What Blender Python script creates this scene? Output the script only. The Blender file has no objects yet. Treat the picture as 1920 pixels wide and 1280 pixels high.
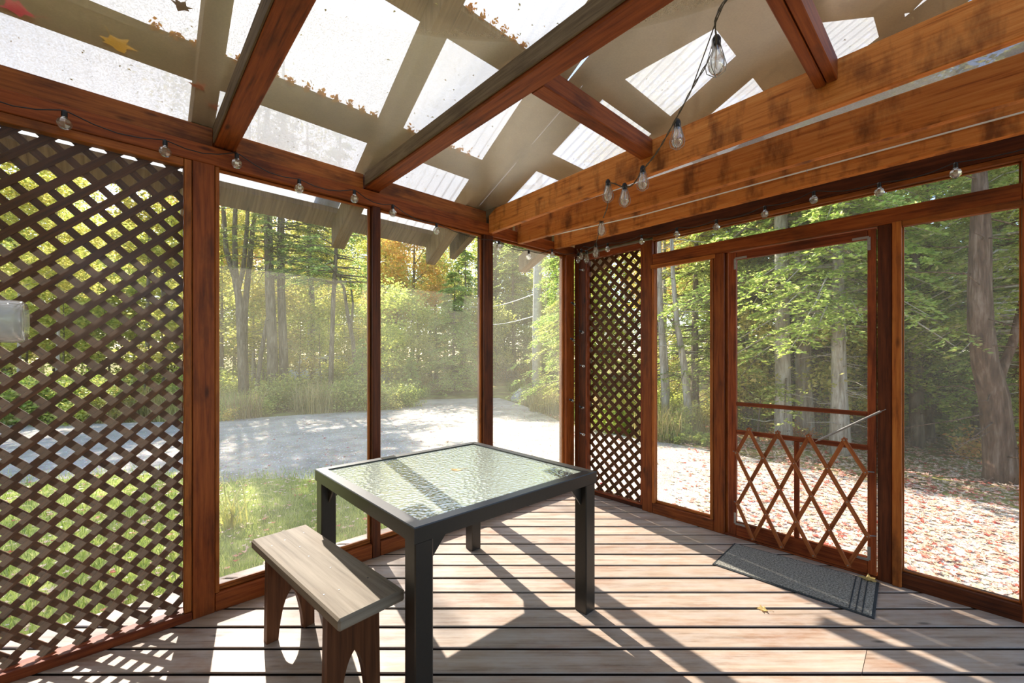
import bpy, math, random
import numpy as np

random.seed(7)
RNG = np.random.default_rng(7)
S = bpy.context.scene
COL = S.collection

# ------------------------------------------------------------------ camera, sky, sun, exposure
F_PX, HORIZON, CAM_H = 785.0, 668.0, 1.26
cam_d = bpy.data.cameras.new('camera')
cam = bpy.data.objects.new('camera', cam_d)
COL.objects.link(cam)
cam.location = (0, 0, CAM_H)
cam.rotation_euler = (math.pi / 2, 0, 0)
cam_d.sensor_width = 36.0
cam_d.lens = 36.0 * F_PX / 1920.0
cam_d.shift_y = (HORIZON - 640.0) / 1920.0
cam_d.clip_start = 0.02
cam_d.clip_end = 400
S.camera = cam

SUN_EL = math.radians(39.0)
# horizontal direction towards the sun, front left of the porch
SUN_H = np.array([-0.522, 0.853]); SUN_H /= np.linalg.norm(SUN_H)
SUN_DIR = np.array([SUN_H[0] * math.cos(SUN_EL), SUN_H[1] * math.cos(SUN_EL), math.sin(SUN_EL)])
sun_d = bpy.data.lights.new('sun', 'SUN')
sun_d.energy = 10.0
sun_d.angle = math.radians(0.6)
sun_d.color = (1.0, 0.945, 0.865)
sun = bpy.data.objects.new('sun', sun_d)
COL.objects.link(sun)
from mathutils import Vector
sun.rotation_euler = Vector((-SUN_DIR[0], -SUN_DIR[1], -SUN_DIR[2])).to_track_quat('-Z', 'Y').to_euler()
sun.location = (-20, 30, 30)

W = bpy.data.worlds.new('world')
S.world = W
W.use_nodes = True
wn = W.node_tree
for n in list(wn.nodes):
    wn.nodes.remove(n)
sky = wn.nodes.new('ShaderNodeTexSky')
sky.sky_type = 'NISHITA'
sky.sun_disc = False
sky.sun_elevation = SUN_EL
sky.sun_rotation = math.atan2(SUN_H[0], SUN_H[1])
sky.air_density = 1.0
sky.dust_density = 0.8
sky.ozone_density = 1.0
bg = wn.nodes.new('ShaderNodeBackground')
bg.inputs['Strength'].default_value = 0.34
wo = wn.nodes.new('ShaderNodeOutputWorld')
wn.links.new(sky.outputs[0], bg.inputs['Color'])
wn.links.new(bg.outputs[0], wo.inputs['Surface'])

S.view_settings.view_transform = 'Standard'
S.view_settings.look = 'None'
S.view_settings.gamma = 1.0
S.view_settings.use_curve_mapping = False
S.view_settings.exposure = 0.55
try:
    S.cycles.transparent_max_bounces = 24
    S.cycles.max_bounces = 10
    S.cycles.diffuse_bounces = 5
    S.cycles.transmission_bounces = 8
except Exception:
    pass

# ------------------------------------------------------------------ frame of the porch
# u runs along the left wall away from the far corner, v along the right wall away from it
EL = np.array([-0.7346, -0.6785, 0.0]); EL /= np.linalg.norm(EL)
ER = np.array([0.6785, -0.7346, 0.0]); ER /= np.linalg.norm(ER)
EZ = np.array([0.0, 0.0, 1.0])
CORNER = np.array([0.588, 3.953, 0.0])
GZ = -0.30                                    # ground level below the deck

def P(u, v, z=0.0):
    return CORNER + u * EL + v * ER + z * EZ

def at(px, Y):
    return (px - 960.0) / F_PX * Y

# ------------------------------------------------------------------ mesh collecting
LOC = {}

def _chamfer_template():
    V, N = [], []
    for sx in (-1, 1):
        for sy in (-1, 1):
            for sz in (-1, 1):
                for k in range(3):
                    V.append((sx, sy, sz, k))
    def pos(i, h=0.2):
        sx, sy, sz, k = V[i]
        p = [sx * (1 - h), sy * (1 - h), sz * (1 - h)]
        p[k] = (sx, sy, sz)[k]
        return np.array(p, float)
    idx = {v: i for i, v in enumerate(V)}
    F = []
    for k in range(3):
        a, b = [j for j in range(3) if j != k]
        for s in (-1, 1):
            q = []
            for (sa, sb) in ((-1, -1), (1, -1), (1, 1), (-1, 1)):
                t = [0, 0, 0]; t[k] = s; t[a] = sa; t[b] = sb
                q.append(idx[(t[0], t[1], t[2], k)])
            F.append((q, k))
    for k in range(3):                       # edges along k
        a, b = [j for j in range(3) if j != k]
        for sa in (-1, 1):
            for sb in (-1, 1):
                q = []
                for (sk, kk) in ((-1, a), (1, a), (1, b), (-1, b)):
                    t = [0, 0, 0]; t[k] = sk; t[a] = sa; t[b] = sb
                    q.append(idx[(t[0], t[1], t[2], kk)])
                F.append((q, a))
    for sx in (-1, 1):
        for sy in (-1, 1):
            for sz in (-1, 1):
                F.append(([idx[(sx, sy, sz, k)] for k in range(3)], 2))
    out = []
    for q, k in F:
        p = [pos(i) for i in q]
        n = np.cross(p[1] - p[0], p[2] - p[0])
        if np.dot(n, sum(p)) < 0:
            q = q[::-1]
        out.append((q, k))
    return V, out
TV, TF = _chamfer_template()

class MB:
    def __init__(self):
        self.v, self.f, self.uv, self.n = [], [], [], 0
    def add(self, verts, faces, uvs=None):
        b = self.n
        self.v.extend([tuple(float(c) for c in p) for p in verts])
        self.n += len(verts)
        for i, f in enumerate(faces):
            self.f.append([b + k for k in f])
            if uvs is not None:
                self.uv.append(uvs[i])
            else:
                self.uv.append([(verts[k][0], verts[k][1] + verts[k][2]) for k in f])
        return self
    def board(self, c, ax, ay, hx, hy, hz, ch=0.003):
        c, ax, ay = np.asarray(c, float), np.asarray(ax, float), np.asarray(ay, float)
        ax = ax / np.linalg.norm(ax); ay = ay / np.linalg.norm(ay)
        az = np.cross(ax, ay)
        h = (hx, hy, hz)
        ch = min(ch, 0.45 * min(h))
        loc = []
        for sx, sy, sz, k in TV:
            p = [sx * (hx - ch), sy * (hy - ch), sz * (hz - ch)]
            p[k] = (sx, sy, sz)[k] * h[k]
            loc.append(p)
        verts = [c + p[0] * ax + p[1] * ay + p[2] * az for p in loc]
        ou, ov = random.uniform(0, 50), random.uniform(0, 50)
        uvs = []
        for q, k in TF:
            if k == 0:
                uvs.append([(loc[i][1] * .3 + ou + 7, loc[i][2] + ov + 3) for i in q])
            elif k == 1:
                uvs.append([(loc[i][0] + ou, loc[i][2] + ov + 1.7) for i in q])
            else:
                uvs.append([(loc[i][0] + ou, loc[i][1] + ov) for i in q])
        return self.add(verts, [q for q, k in TF], uvs)
    def box(self, u0, u1, v0, v1, z0, z1, grain='u', ch=0.003):
        c = P((u0 + u1) / 2, (v0 + v1) / 2, (z0 + z1) / 2)
        hu, hv, hz = abs(u1 - u0) / 2, abs(v1 - v0) / 2, abs(z1 - z0) / 2
        if grain == 'u':
            return self.board(c, EL, ER, hu, hv, hz, ch)
        if grain == 'v':
            return self.board(c, ER, -EL, hv, hu, hz, ch)
        return self.board(c, EZ, EL, hz, hu, hv, ch)
    def beam(self, a, b, w, d, up=(0, 0, 1), ch=0.003):
        """bar from a to b, w wide, d deep along up"""
        a, b = np.asarray(a, float), np.asarray(b, float)
        ax = b - a; L = np.linalg.norm(ax); ax /= L
        up = np.asarray(up, float); up = up - ax * np.dot(up, ax); up /= np.linalg.norm(up)
        ay = np.cross(up, ax)
        return self.board((a + b) / 2, ax, ay, L / 2, w / 2, d / 2, ch)
    def tube(self, pts, r, n=8, cap=True):
        pts = [np.asarray(p, float) for p in pts]
        rr = r if hasattr(r, '__len__') else [r] * len(pts)
        verts, faces, uvs = [], [], []
        ref = None
        L = 0.0; Ls = []
        for i, p in enumerate(pts):
            if i: L += np.linalg.norm(p - pts[i - 1])
            Ls.append(L)
            t = pts[min(i + 1, len(pts) - 1)] - pts[max(i - 1, 0)]
            t = t / (np.linalg.norm(t) + 1e-9)
            if ref is None:
                ref = np.cross(t, [0.31, 0.17, 0.93])
                if np.linalg.norm(ref) < 1e-3: ref = np.cross(t, [1, 0, 0])
            ref = ref - t * np.dot(ref, t); ref /= np.linalg.norm(ref)
            bi = np.cross(t, ref)
            for k in range(n):
                a = 2 * math.pi * k / n
                verts.append(p + rr[i] * (math.cos(a) * ref + math.sin(a) * bi))
        for i in range(len(pts) - 1):
            for k in range(n):
                k2 = (k + 1) % n
                faces.append([i * n + k, i * n + k2, (i + 1) * n + k2, (i + 1) * n + k])
                uvs.append([(Ls[i], k / n), (Ls[i], (k + 1) / n), (Ls[i + 1], (k + 1) / n), (Ls[i + 1], k / n)])
        if cap:
            faces.append(list(range(n))[::-1]); uvs.append([(0, 0)] * n)
            faces.append([(len(pts) - 1) * n + k for k in range(n)]); uvs.append([(0, 0)] * n)
        return self.add(verts, faces, uvs)
    def lathe(self, c, axis, prof, n=14):
        """prof: list of (r, h) along axis"""
        axis = np.asarray(axis, float); axis /= np.linalg.norm(axis)
        pts = [np.asarray(c, float) + axis * h for r, h in prof]
        x = np.cross(axis, [0.3, 0.2, 0.9]); 
        if np.linalg.norm(x) < 1e-3: x = np.cross(axis, [1, 0, 0])
        x /= np.linalg.norm(x); y = np.cross(axis, x)
        verts, faces = [], []
        for (r, h), p in zip(prof, pts):
            for k in range(n):
                a = 2 * math.pi * k / n
                verts.append(p + max(r, 1e-4) * (math.cos(a) * x + math.sin(a) * y))
        for i in range(len(prof) - 1):
            for k in range(n):
                k2 = (k + 1) % n
                faces.append([i * n + k, i * n + k2, (i + 1) * n + k2, (i + 1) * n + k])
        return self.add(verts, faces)
    def prism(self, poly, ax, ay, az, o, z0, z1):
        """polygon (counter-clockwise) in the ax, ay plane through o, from z0 to z1 along az"""
        o = np.asarray(o, float)
        n = len(poly)
        verts = [o + x * ax + y * ay + z0 * az for x, y in poly] + [o + x * ax + y * ay + z1 * az for x, y in poly]
        faces = [list(range(n))[::-1], list(range(n, 2 * n))]
        uvs = [[(poly[k][1], poly[k][0]) for k in faces[0]], [(poly[k - n][1], poly[k - n][0]) for k in faces[1]]]
        for k in range(n):
            k2 = (k + 1) % n
            faces.append([k, k2, n + k2, n + k])
            uvs.append([(poly[k][1], z0), (poly[k2][1], z0), (poly[k2][1], z1), (poly[k][1], z1)])
        return self.add(verts, faces, uvs)
    def quad(self, a, b, c, d, uv=None):
        return self.add([a, b, c, d], [[0, 1, 2, 3]], [uv or [(0, 0), (1, 0), (1, 1), (0, 1)]])
    def mesh(self, name, mat, base, smooth=False):
        me = bpy.data.meshes.new(name)
        b = np.asarray(base, float)
        me.from_pydata([tuple(np.asarray(p) - b) for p in self.v], [], self.f)
        ul = me.uv_layers.new(name='UVMap')
        flat = [c for f in self.uv for p in f for c in p]
        ul.data.foreach_set('uv', flat)
        if mat: me.materials.append(mat)
        if smooth:
            me.polygons.foreach_set('use_smooth', [True] * len(me.polygons))
        me.update()
        return me
    def build(self, name, mat, parent=None, smooth=False, loc=None, **props):
        if parent is not None:
            base = LOC[parent.name]
        elif loc is not None:
            base = np.asarray(loc, float)
        else:
            a = np.array(self.v); base = np.array([a[:, 0].mean(), a[:, 1].mean(), a[:, 2].min()])
        me = self.mesh(name, mat, base, smooth)
        o = bpy.data.objects.new(name, me)
        COL.objects.link(o)
        if parent is not None: o.parent = parent
        else: o.location = base
        LOC[o.name] = base
        for k, val in props.items(): o[k] = val
        return o

def root(name, loc, label=None, category=None, group=None, kind=None):
    o = bpy.data.objects.new(name, None)
    COL.objects.link(o)
    o.empty_display_size = 0.1
    o.location = tuple(float(c) for c in loc)
    LOC[o.name] = np.asarray(loc, float)
    tag(o, label, category, group, kind)
    return o

def tag(o, label=None, category=None, group=None, kind=None):
    if label: o['label'] = label
    if category: o['category'] = category
    if group: o['group'] = group
    if kind: o['kind'] = kind
    return o

def raw_mesh(name, verts, idx, nper, mat, smooth=False):
    """fast mesh of many equal polygons"""
    me = bpy.data.meshes.new(name)
    verts = np.asarray(verts, np.float32); idx = np.asarray(idx, np.int32).ravel()
    nf = len(idx) // nper
    me.vertices.add(len(verts)); me.vertices.foreach_set('co', verts.ravel())
    me.loops.add(len(idx)); me.loops.foreach_set('vertex_index', idx)
    me.polygons.add(nf)
    me.polygons.foreach_set('loop_start', np.arange(0, nf * nper, nper, dtype=np.int32))
    try: me.polygons.foreach_set('loop_total', np.full(nf, nper, np.int32))
    except Exception: pass
    if mat: me.materials.append(mat)
    me.update(calc_edges=True)
    me.validate()
    if smooth: me.polygons.foreach_set('use_smooth', [True] * len(me.polygons))
    return me

def raw_obj(name, me, parent=None, loc=(0, 0, 0), **props):
    o = bpy.data.objects.new(name, me); COL.objects.link(o)
    if parent is not None: o.parent = parent; LOC[o.name] = LOC[parent.name]
    else: o.location = loc; LOC[o.name] = np.asarray(loc, float)
    for k, val in props.items(): o[k] = val
    return o

# ------------------------------------------------------------------ materials
def srgb(r, g, b):
    def f(c):
        c /= 255.0
        return c / 12.92 if c <= 0.04045 else ((c + 0.055) / 1.055) ** 2.4
    return (f(r), f(g), f(b), 1.0)

def new_mat(name):
    m = bpy.data.materials.new(name); m.use_nodes = True
    nt = m.node_tree
    for n in list(nt.nodes): nt.nodes.remove(n)
    out = nt.nodes.new('ShaderNodeOutputMaterial')
    return m, nt, out
def N(nt, t, **kw):
    n = nt.nodes.new(t)
    for k, v in kw.items():
        if k in n.inputs: n.inputs[k].default_value = v
        else: setattr(n, k, v)
    return n
def ramp(nt, stops, interp='LINEAR'):
    r = nt.nodes.new('ShaderNodeValToRGB'); r.color_ramp.interpolation = interp
    e = r.color_ramp.elements
    while len(e) < len(stops): e.new(0.5)
    for k, (p, c) in enumerate(stops): e[k].position = p; e[k].color = c
    return r
def mix_rgb(nt, fac, a, b, mode='MIX'):
    m = nt.nodes.new('ShaderNodeMix'); m.data_type = 'RGBA'; m.blend_type = mode
    for val, i in ((fac, 0), (a, 6), (b, 7)):
        if hasattr(val, 'is_linked') or hasattr(val, 'links'): nt.links.new(val, m.inputs[i])
        else: m.inputs[i].default_value = val
    return m.outputs[2]
def math_n(nt, op, a, b=None):
    m = nt.nodes.new('ShaderNodeMath'); m.operation = op
    for val, i in ((a, 0), (b, 1)):
        if val is None: continue
        if hasattr(val, 'links'): nt.links.new(val, m.inputs[i])
        else: m.inputs[i].default_value = val
    return m.outputs[0]

def wood(name, dark, mid, light, stain=None, stain_amt=0.5, rough=0.6, gx=2.2, gy=40.0, var=0.18, bump=0.25, spec=0.18, knots=True, wear=None, wear_amt=0.0, stain_scale=(2.2, 6.0)):
    m, nt, out = new_mat(name)
    L = nt.links
    b = N(nt, 'ShaderNodeBsdfPrincipled', Roughness=rough)
    b.inputs['Specular IOR Level'].default_value = spec
    L.new(b.outputs[0], out.inputs[0])
    uv = N(nt, 'ShaderNodeUVMap')
    info = N(nt, 'ShaderNodeObjectInfo')
    mp = N(nt, 'ShaderNodeMapping'); mp.inputs['Scale'].default_value = (gx, gy, 1)
    L.new(uv.outputs[0], mp.inputs[0])
    n1 = N(nt, 'ShaderNodeTexNoise', Scale=1.6, Detail=7.0, Roughness=0.66, Distortion=0.25)
    L.new(mp.outputs[0], n1.inputs['Vector'])
    r = ramp(nt, [(0.28, dark), (0.46, mid), (0.74, light)])
    L.new(n1.outputs['Fac'], r.inputs[0])
    c = r.outputs[0]
    # broad colour drift and blotches of old stain
    mp2 = N(nt, 'ShaderNodeMapping'); mp2.inputs['Scale'].default_value = (stain_scale[0], stain_scale[1], 1)
    L.new(uv.outputs[0], mp2.inputs[0])
    n2 = N(nt, 'ShaderNodeTexNoise', Scale=1.3, Detail=5.0, Roughness=0.6)
    L.new(mp2.outputs[0], n2.inputs['Vector'])
    if stain:
        r2 = ramp(nt, [(0.50, (0, 0, 0, 1)), (0.68, (1, 1, 1, 1))])
        L.new(n2.outputs['Fac'], r2.inputs[0])
        c = mix_rgb(nt, math_n(nt, 'MULTIPLY', r2.outputs[0], stain_amt), c, stain)
    if wear:
        mp3 = N(nt, 'ShaderNodeMapping'); mp3.inputs['Scale'].default_value = (2.5, 9.0, 1)
        L.new(uv.outputs[0], mp3.inputs[0])
        n3 = N(nt, 'ShaderNodeTexNoise', Scale=1.9, Detail=8.0, Roughness=0.7)
        L.new(mp3.outputs[0], n3.inputs['Vector'])
        r3 = ramp(nt, [(0.42, (0, 0, 0, 1)), (0.60, (1, 1, 1, 1))])
        L.new(n3.outputs['Fac'], r3.inputs[0])
        c = mix_rgb(nt, math_n(nt, 'MULTIPLY', r3.outputs[0], wear_amt), c, wear)
    if knots:
        mp4 = N(nt, 'ShaderNodeMapping'); mp4.inputs['Scale'].default_value = (2.4, 8.0, 1)
        L.new(uv.outputs[0], mp4.inputs[0])
        vo = N(nt, 'ShaderNodeTexVoronoi', Scale=1.0); vo.inputs['Randomness'].default_value = 1.0
        L.new(mp4.outputs[0], vo.inputs['Vector'])
        r4 = ramp(nt, [(0.035, (1, 1, 1, 1)), (0.10, (0, 0, 0, 1))])
        L.new(vo.outputs['Distance'], r4.inputs[0])
        c = mix_rgb(nt, math_n(nt, 'MULTIPLY', r4.outputs[0], 0.75), c, tuple(x * 0.28 for x in dark[:3]) + (1,))
    hv = N(nt, 'ShaderNodeHueSaturation')
    vv = math_n(nt, 'ADD', math_n(nt, 'MULTIPLY', info.outputs['Random'], 2 * var), 1.0 - var)
    L.new(vv, hv.inputs['Value'])
    L.new(c, hv.inputs['Color'])
    L.new(hv.outputs[0], b.inputs['Base Color'])
    bp = N(nt, 'ShaderNodeBump', Strength=bump, Distance=0.003)
    L.new(n1.outputs['Fac'], bp.inputs['Height'])
    L.new(bp.outputs[0], b.inputs['Normal'])
    return m

M = {}
M['stained'] = wood('stained_cedar', srgb(94, 46, 16), srgb(142, 76, 28), srgb(172, 102, 42), stain=srgb(58, 30, 14), stain_amt=0.75, rough=0.5)
M['stained_dark'] = wood('dark_stained_cedar', srgb(76, 34, 11), srgb(122, 58, 20), srgb(150, 80, 32), stain=srgb(48, 23, 10), stain_amt=0.6, rough=0.5)
M['stained_red'] = wood('stained_red_cedar', srgb(66, 26, 12), srgb(112, 50, 22), srgb(146, 74, 34), stain=srgb(44, 20, 12), stain_amt=0.6, rough=0.45)
M['stained_lit'] = wood('bounce_lit_joist', srgb(126, 64, 22), srgb(186, 108, 44), srgb(206, 136, 70), stain=srgb(84, 42, 16), stain_amt=0.8, rough=0.55, stain_scale=(7.0, 2.6))  # lighter copy of the cedar stain, floor bounce light painted in
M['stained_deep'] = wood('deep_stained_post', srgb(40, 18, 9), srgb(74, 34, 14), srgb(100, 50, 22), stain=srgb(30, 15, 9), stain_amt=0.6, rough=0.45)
M['lattice'] = wood('lattice_wood', srgb(44, 24, 11), srgb(74, 43, 20), srgb(96, 58, 29), rough=0.6, gx=2, gy=60, knots=False)
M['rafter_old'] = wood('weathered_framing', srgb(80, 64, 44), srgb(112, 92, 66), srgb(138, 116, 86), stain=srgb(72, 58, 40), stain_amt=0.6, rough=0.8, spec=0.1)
M['deck'] = wood('deck_boards', srgb(104, 84, 68), srgb(148, 126, 106), srgb(178, 158, 138), stain=srgb(132, 88, 60), stain_amt=0.55, rough=0.55, gx=0.9, gy=26, var=0.08, wear=srgb(168, 156, 144), wear_amt=0.5, spec=0.3)
M['deck_edge'] = wood('gap_shaded_deck_edges', srgb(20, 16, 13), srgb(34, 27, 21), srgb(48, 38, 30), rough=0.9, spec=0.05, knots=False)  # shade of the deck gaps painted into plank sides and joists
M['bench_top'] = wood('bench_seat_wood', srgb(80, 70, 58), srgb(112, 101, 86), srgb(136, 125, 109), rough=0.7, gx=0.9, gy=24, var=0.04, spec=0.15, stain=srgb(120, 104, 84), stain_amt=0.4)
M['bench_leg'] = wood('bench_leg_wood', srgb(46, 25, 13), srgb(80, 46, 25), srgb(108, 66, 38), rough=0.5, gx=1.0, gy=24, var=0.08)
M['gate'] = wood('gate_slat_wood', srgb(84, 40, 18), srgb(128, 68, 32), srgb(156, 92, 48), rough=0.5, gx=2, gy=60, knots=False)
M['siding'] = wood('house_siding', srgb(170, 150, 124), srgb(196, 178, 150), srgb(214, 198, 172), rough=0.7, gx=0.8, gy=14, var=0.06)

def simple(name, col, rough=0.5, metal=0.0, noise=0.0, scale=40.0, spec=0.5, bump=0.0):
    m, nt, out = new_mat(name)
    b = N(nt, 'ShaderNodeBsdfPrincipled', Roughness=rough, Metallic=metal)
    b.inputs['Base Color'].default_value = col
    b.inputs['Specular IOR Level'].default_value = spec
    nt.links.new(b.outputs[0], out.inputs[0])
    if noise or bump:
        tc = N(nt, 'ShaderNodeTexCoord')
        n = N(nt, 'ShaderNodeTexNoise', Scale=scale, Detail=5.0)
        nt.links.new(tc.outputs['Object'], n.inputs['Vector'])
        if noise:
            r = ramp(nt, [(0.3, tuple(c * (1 - noise) for c in col[:3]) + (1,)), (0.7, tuple(min(1, c * (1 + noise)) for c in col[:3]) + (1,))])
            nt.links.new(n.outputs['Fac'], r.inputs[0]); nt.links.new(r.outputs[0], b.inputs['Base Color'])
        if bump:
            bp = N(nt, 'ShaderNodeBump', Strength=bump, Distance=0.004)
            nt.links.new(n.outputs['Fac'], bp.inputs['Height']); nt.links.new(bp.outputs[0], b.inputs['Normal'])
    return m
M['table_metal'] = simple('bronze_powder_coat', srgb(36, 31, 25), 0.34, 0.0, 0.12, 90, 0.45, 0.05)
M['black_rubber'] = simple('black_rubber', srgb(18, 17, 16), 0.5)
M['steel'] = simple('grey_steel', srgb(150, 146, 140), 0.4, 0.7, 0.15, 60)
M['white_cord'] = simple('white_cord', srgb(226, 220, 208), 0.7)
M['cord_twist'] = simple('cord_brown_twist', srgb(74, 66, 52), 0.7, 0, 0.5, 300)
M['mat'] = simple('charcoal_ribbed_mat', srgb(122, 118, 108), 0.95, 0, 0.7, 120, 0.05, 1.0)
M['mat_edge'] = simple('black_mat_border', srgb(58, 60, 60), 0.9, 0, 0.3, 200, 0.1, 0.4)
M['pole'] = simple('weathered_pole_wood', srgb(178, 172, 158), 0.85, 0, 0.2, 8)
M['car'] = simple('grey_car_paint', srgb(176, 182, 188), 0.25, 0.3)
M['car_glass'] = simple('car_window_glass', srgb(20, 24, 28), 0.08, 0, 0, 1, 0.8)
M['tyre'] = simple('tyre_rubber', srgb(24, 24, 24), 0.8)
M['rock'] = simple('pale_boulder', srgb(176, 172, 164), 0.9, 0, 0.3, 6, 0.2, 0.6)
M['filament'] = simple('filament_wire', srgb(150, 112, 60), 0.4, 0.6)

def screen(name, fac, tint, rough_noise=0.0, edge=True, scale=3.0, gloss=0.5, grough=0.08):
    """dusty clear sheet or fly screen: part see-through, part scattering; the threads close up at a slant"""
    m, nt, out = new_mat(name); L = nt.links
    tr = N(nt, 'ShaderNodeBsdfTransparent')
    df = N(nt, 'ShaderNodeBsdfDiffuse'); df.inputs['Color'].default_value = tint
    tl = N(nt, 'ShaderNodeBsdfTranslucent'); tl.inputs['Color'].default_value = tint
    hz = N(nt, 'ShaderNodeMixShader'); hz.inputs[0].default_value = 0.5
    L.new(df.outputs[0], hz.inputs[1]); L.new(tl.outputs[0], hz.inputs[2])
    tc = N(nt, 'ShaderNodeTexCoord')
    n = N(nt, 'ShaderNodeTexNoise', Scale=scale, Detail=8.0, Roughness=0.6)
    L.new(tc.outputs['Object'], n.inputs['Vector'])
    n2 = N(nt, 'ShaderNodeTexNoise', Scale=170.0, Detail=2.0)
    L.new(tc.outputs['Object'], n2.inputs['Vector'])
    r = ramp(nt, [(0.3, (0, 0, 0, 1)), (0.75, (1, 1, 1, 1))])
    L.new(n.outputs['Fac'], r.inputs[0])
    f = math_n(nt, 'ADD', math_n(nt, 'MULTIPLY', r.outputs[0], rough_noise), fac)
    f = math_n(nt, 'ADD', f, math_n(nt, 'MULTIPLY', math_n(nt, 'SUBTRACT', n2.outputs['Fac'], 0.5), fac * 0.7))
    if edge:
        lw = N(nt, 'ShaderNodeLayerWeight', Blend=0.5)
        cs = math_n(nt, 'MAXIMUM', math_n(nt, 'SUBTRACT', 1.0, lw.outputs['Facing']), 0.06)
        t = math_n(nt, 'POWER', math_n(nt, 'SUBTRACT', 1.0, f), math_n(nt, 'DIVIDE', 1.0, cs))
        f = math_n(nt, 'SUBTRACT', 1.0, t)
    mx = N(nt, 'ShaderNodeMixShader')
    L.new(f, mx.inputs[0]); L.new(tr.outputs[0], mx.inputs[1]); L.new(hz.outputs[0], mx.inputs[2])
    gl = N(nt, 'ShaderNodeBsdfGlossy', Roughness=grough)
    fr = N(nt, 'ShaderNodeFresnel', IOR=1.25)
    mg = N(nt, 'ShaderNodeMixShader')
    L.new(math_n(nt, 'MULTIPLY', fr.outputs[0], gloss), mg.inputs[0]); L.new(mx.outputs[0], mg.inputs[1]); L.new(gl.outputs[0], mg.inputs[2])
    L.new(mg.outputs[0], out.inputs[0])
    return m
M['screen'] = screen('fly_screen', 0.09, srgb(222, 216, 200), 0.07)
M['screen_left'] = screen('dusty_fly_screen', 0.062, srgb(226, 218, 196), 0.07)
M['lattice_sheet'] = screen('clear_plastic_over_lattice', 0.035, srgb(222, 208, 190), 0.025)
M['poly'] = screen('dusty_clear_ceiling_sheet', 0.24, srgb(216, 186, 138), 0.10, False, 5.0, 0.25, 0.35)
M['milky'] = screen('milky_ceiling_sheet', 0.72, srgb(222, 220, 208), 0.08, False, 3.0)
M['roofing'] = screen('translucent_corrugated_sheet', 0.88, srgb(178, 180, 182), 0.06, False, 1.5, 0.3, 0.3)
M['roofing_side'] = screen('translucent_side_roof_sheet', 0.82, srgb(200, 203, 207), 0.06, False, 1.5, 0.3, 0.3)

def glass_mat(name, tint, rough=0.02):
    m, nt, out = new_mat(name); L = nt.links
    tr = N(nt, 'ShaderNodeBsdfTransparent'); tr.inputs['Color'].default_value = tint
    gl = N(nt, 'ShaderNodeBsdfGlossy', Roughness=rough)
    lw = N(nt, 'ShaderNodeLayerWeight', Blend=0.35)
    mx = N(nt, 'ShaderNodeMixShader')
    L.new(math_n(nt, 'ADD', math_n(nt, 'MULTIPLY', lw.outputs['Facing'], 0.95), 0.10), mx.inputs[0])
    tl = N(nt, 'ShaderNodeBsdfTranslucent'); tl.inputs['Color'].default_value = (.9, .9, .86, 1)
    md = N(nt, 'ShaderNodeMixShader'); md.inputs[0].default_value = 0.28
    L.new(tr.outputs[0], md.inputs[1]); L.new(tl.outputs[0], md.inputs[2])
    L.new(md.outputs[0], mx.inputs[1]); L.new(gl.outputs[0], mx.inputs[2]); L.new(mx.outputs[0], out.inputs[0])
    return m
M['bulb_glass'] = glass_mat('bulb_glass', (0.93, 0.93, 0.9, 1))
def frosted():
    m, nt, out = new_mat('frosted_jar_glass'); L = nt.links
    tr = N(nt, 'ShaderNodeBsdfTransparent'); tr.inputs['Color'].default_value = (0.92, 0.93, 0.92, 1)
    tl = N(nt, 'ShaderNodeBsdfTranslucent'); tl.inputs['Color'].default_value = (0.85, 0.85, 0.82, 1)
    df = N(nt, 'ShaderNodeBsdfDiffuse'); df.inputs['Color'].default_value = (0.85, 0.85, 0.82, 1)
    a = N(nt, 'ShaderNodeMixShader'); a.inputs[0].default_value = 0.5
    L.new(tl.outputs[0], a.inputs[1]); L.new(df.outputs[0], a.inputs[2])
    b = N(nt, 'ShaderNodeMixShader'); b.inputs[0].default_value = 0.34
    L.new(tr.outputs[0], b.inputs[1]); L.new(a.outputs[0], b.inputs[2])
    gl = N(nt, 'ShaderNodeBsdfGlossy', Roughness=0.1)
    lw = N(nt, 'ShaderNodeLayerWeight', Blend=0.3)
    c = N(nt, 'ShaderNodeMixShader'); L.new(lw.outputs['Facing'], c.inputs[0])
    L.new(b.outputs[0], c.inputs[1]); L.new(gl.outputs[0], c.inputs[2]); L.new(c.outputs[0], out.inputs[0])
    return m
M['frosted'] = frosted()

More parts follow.
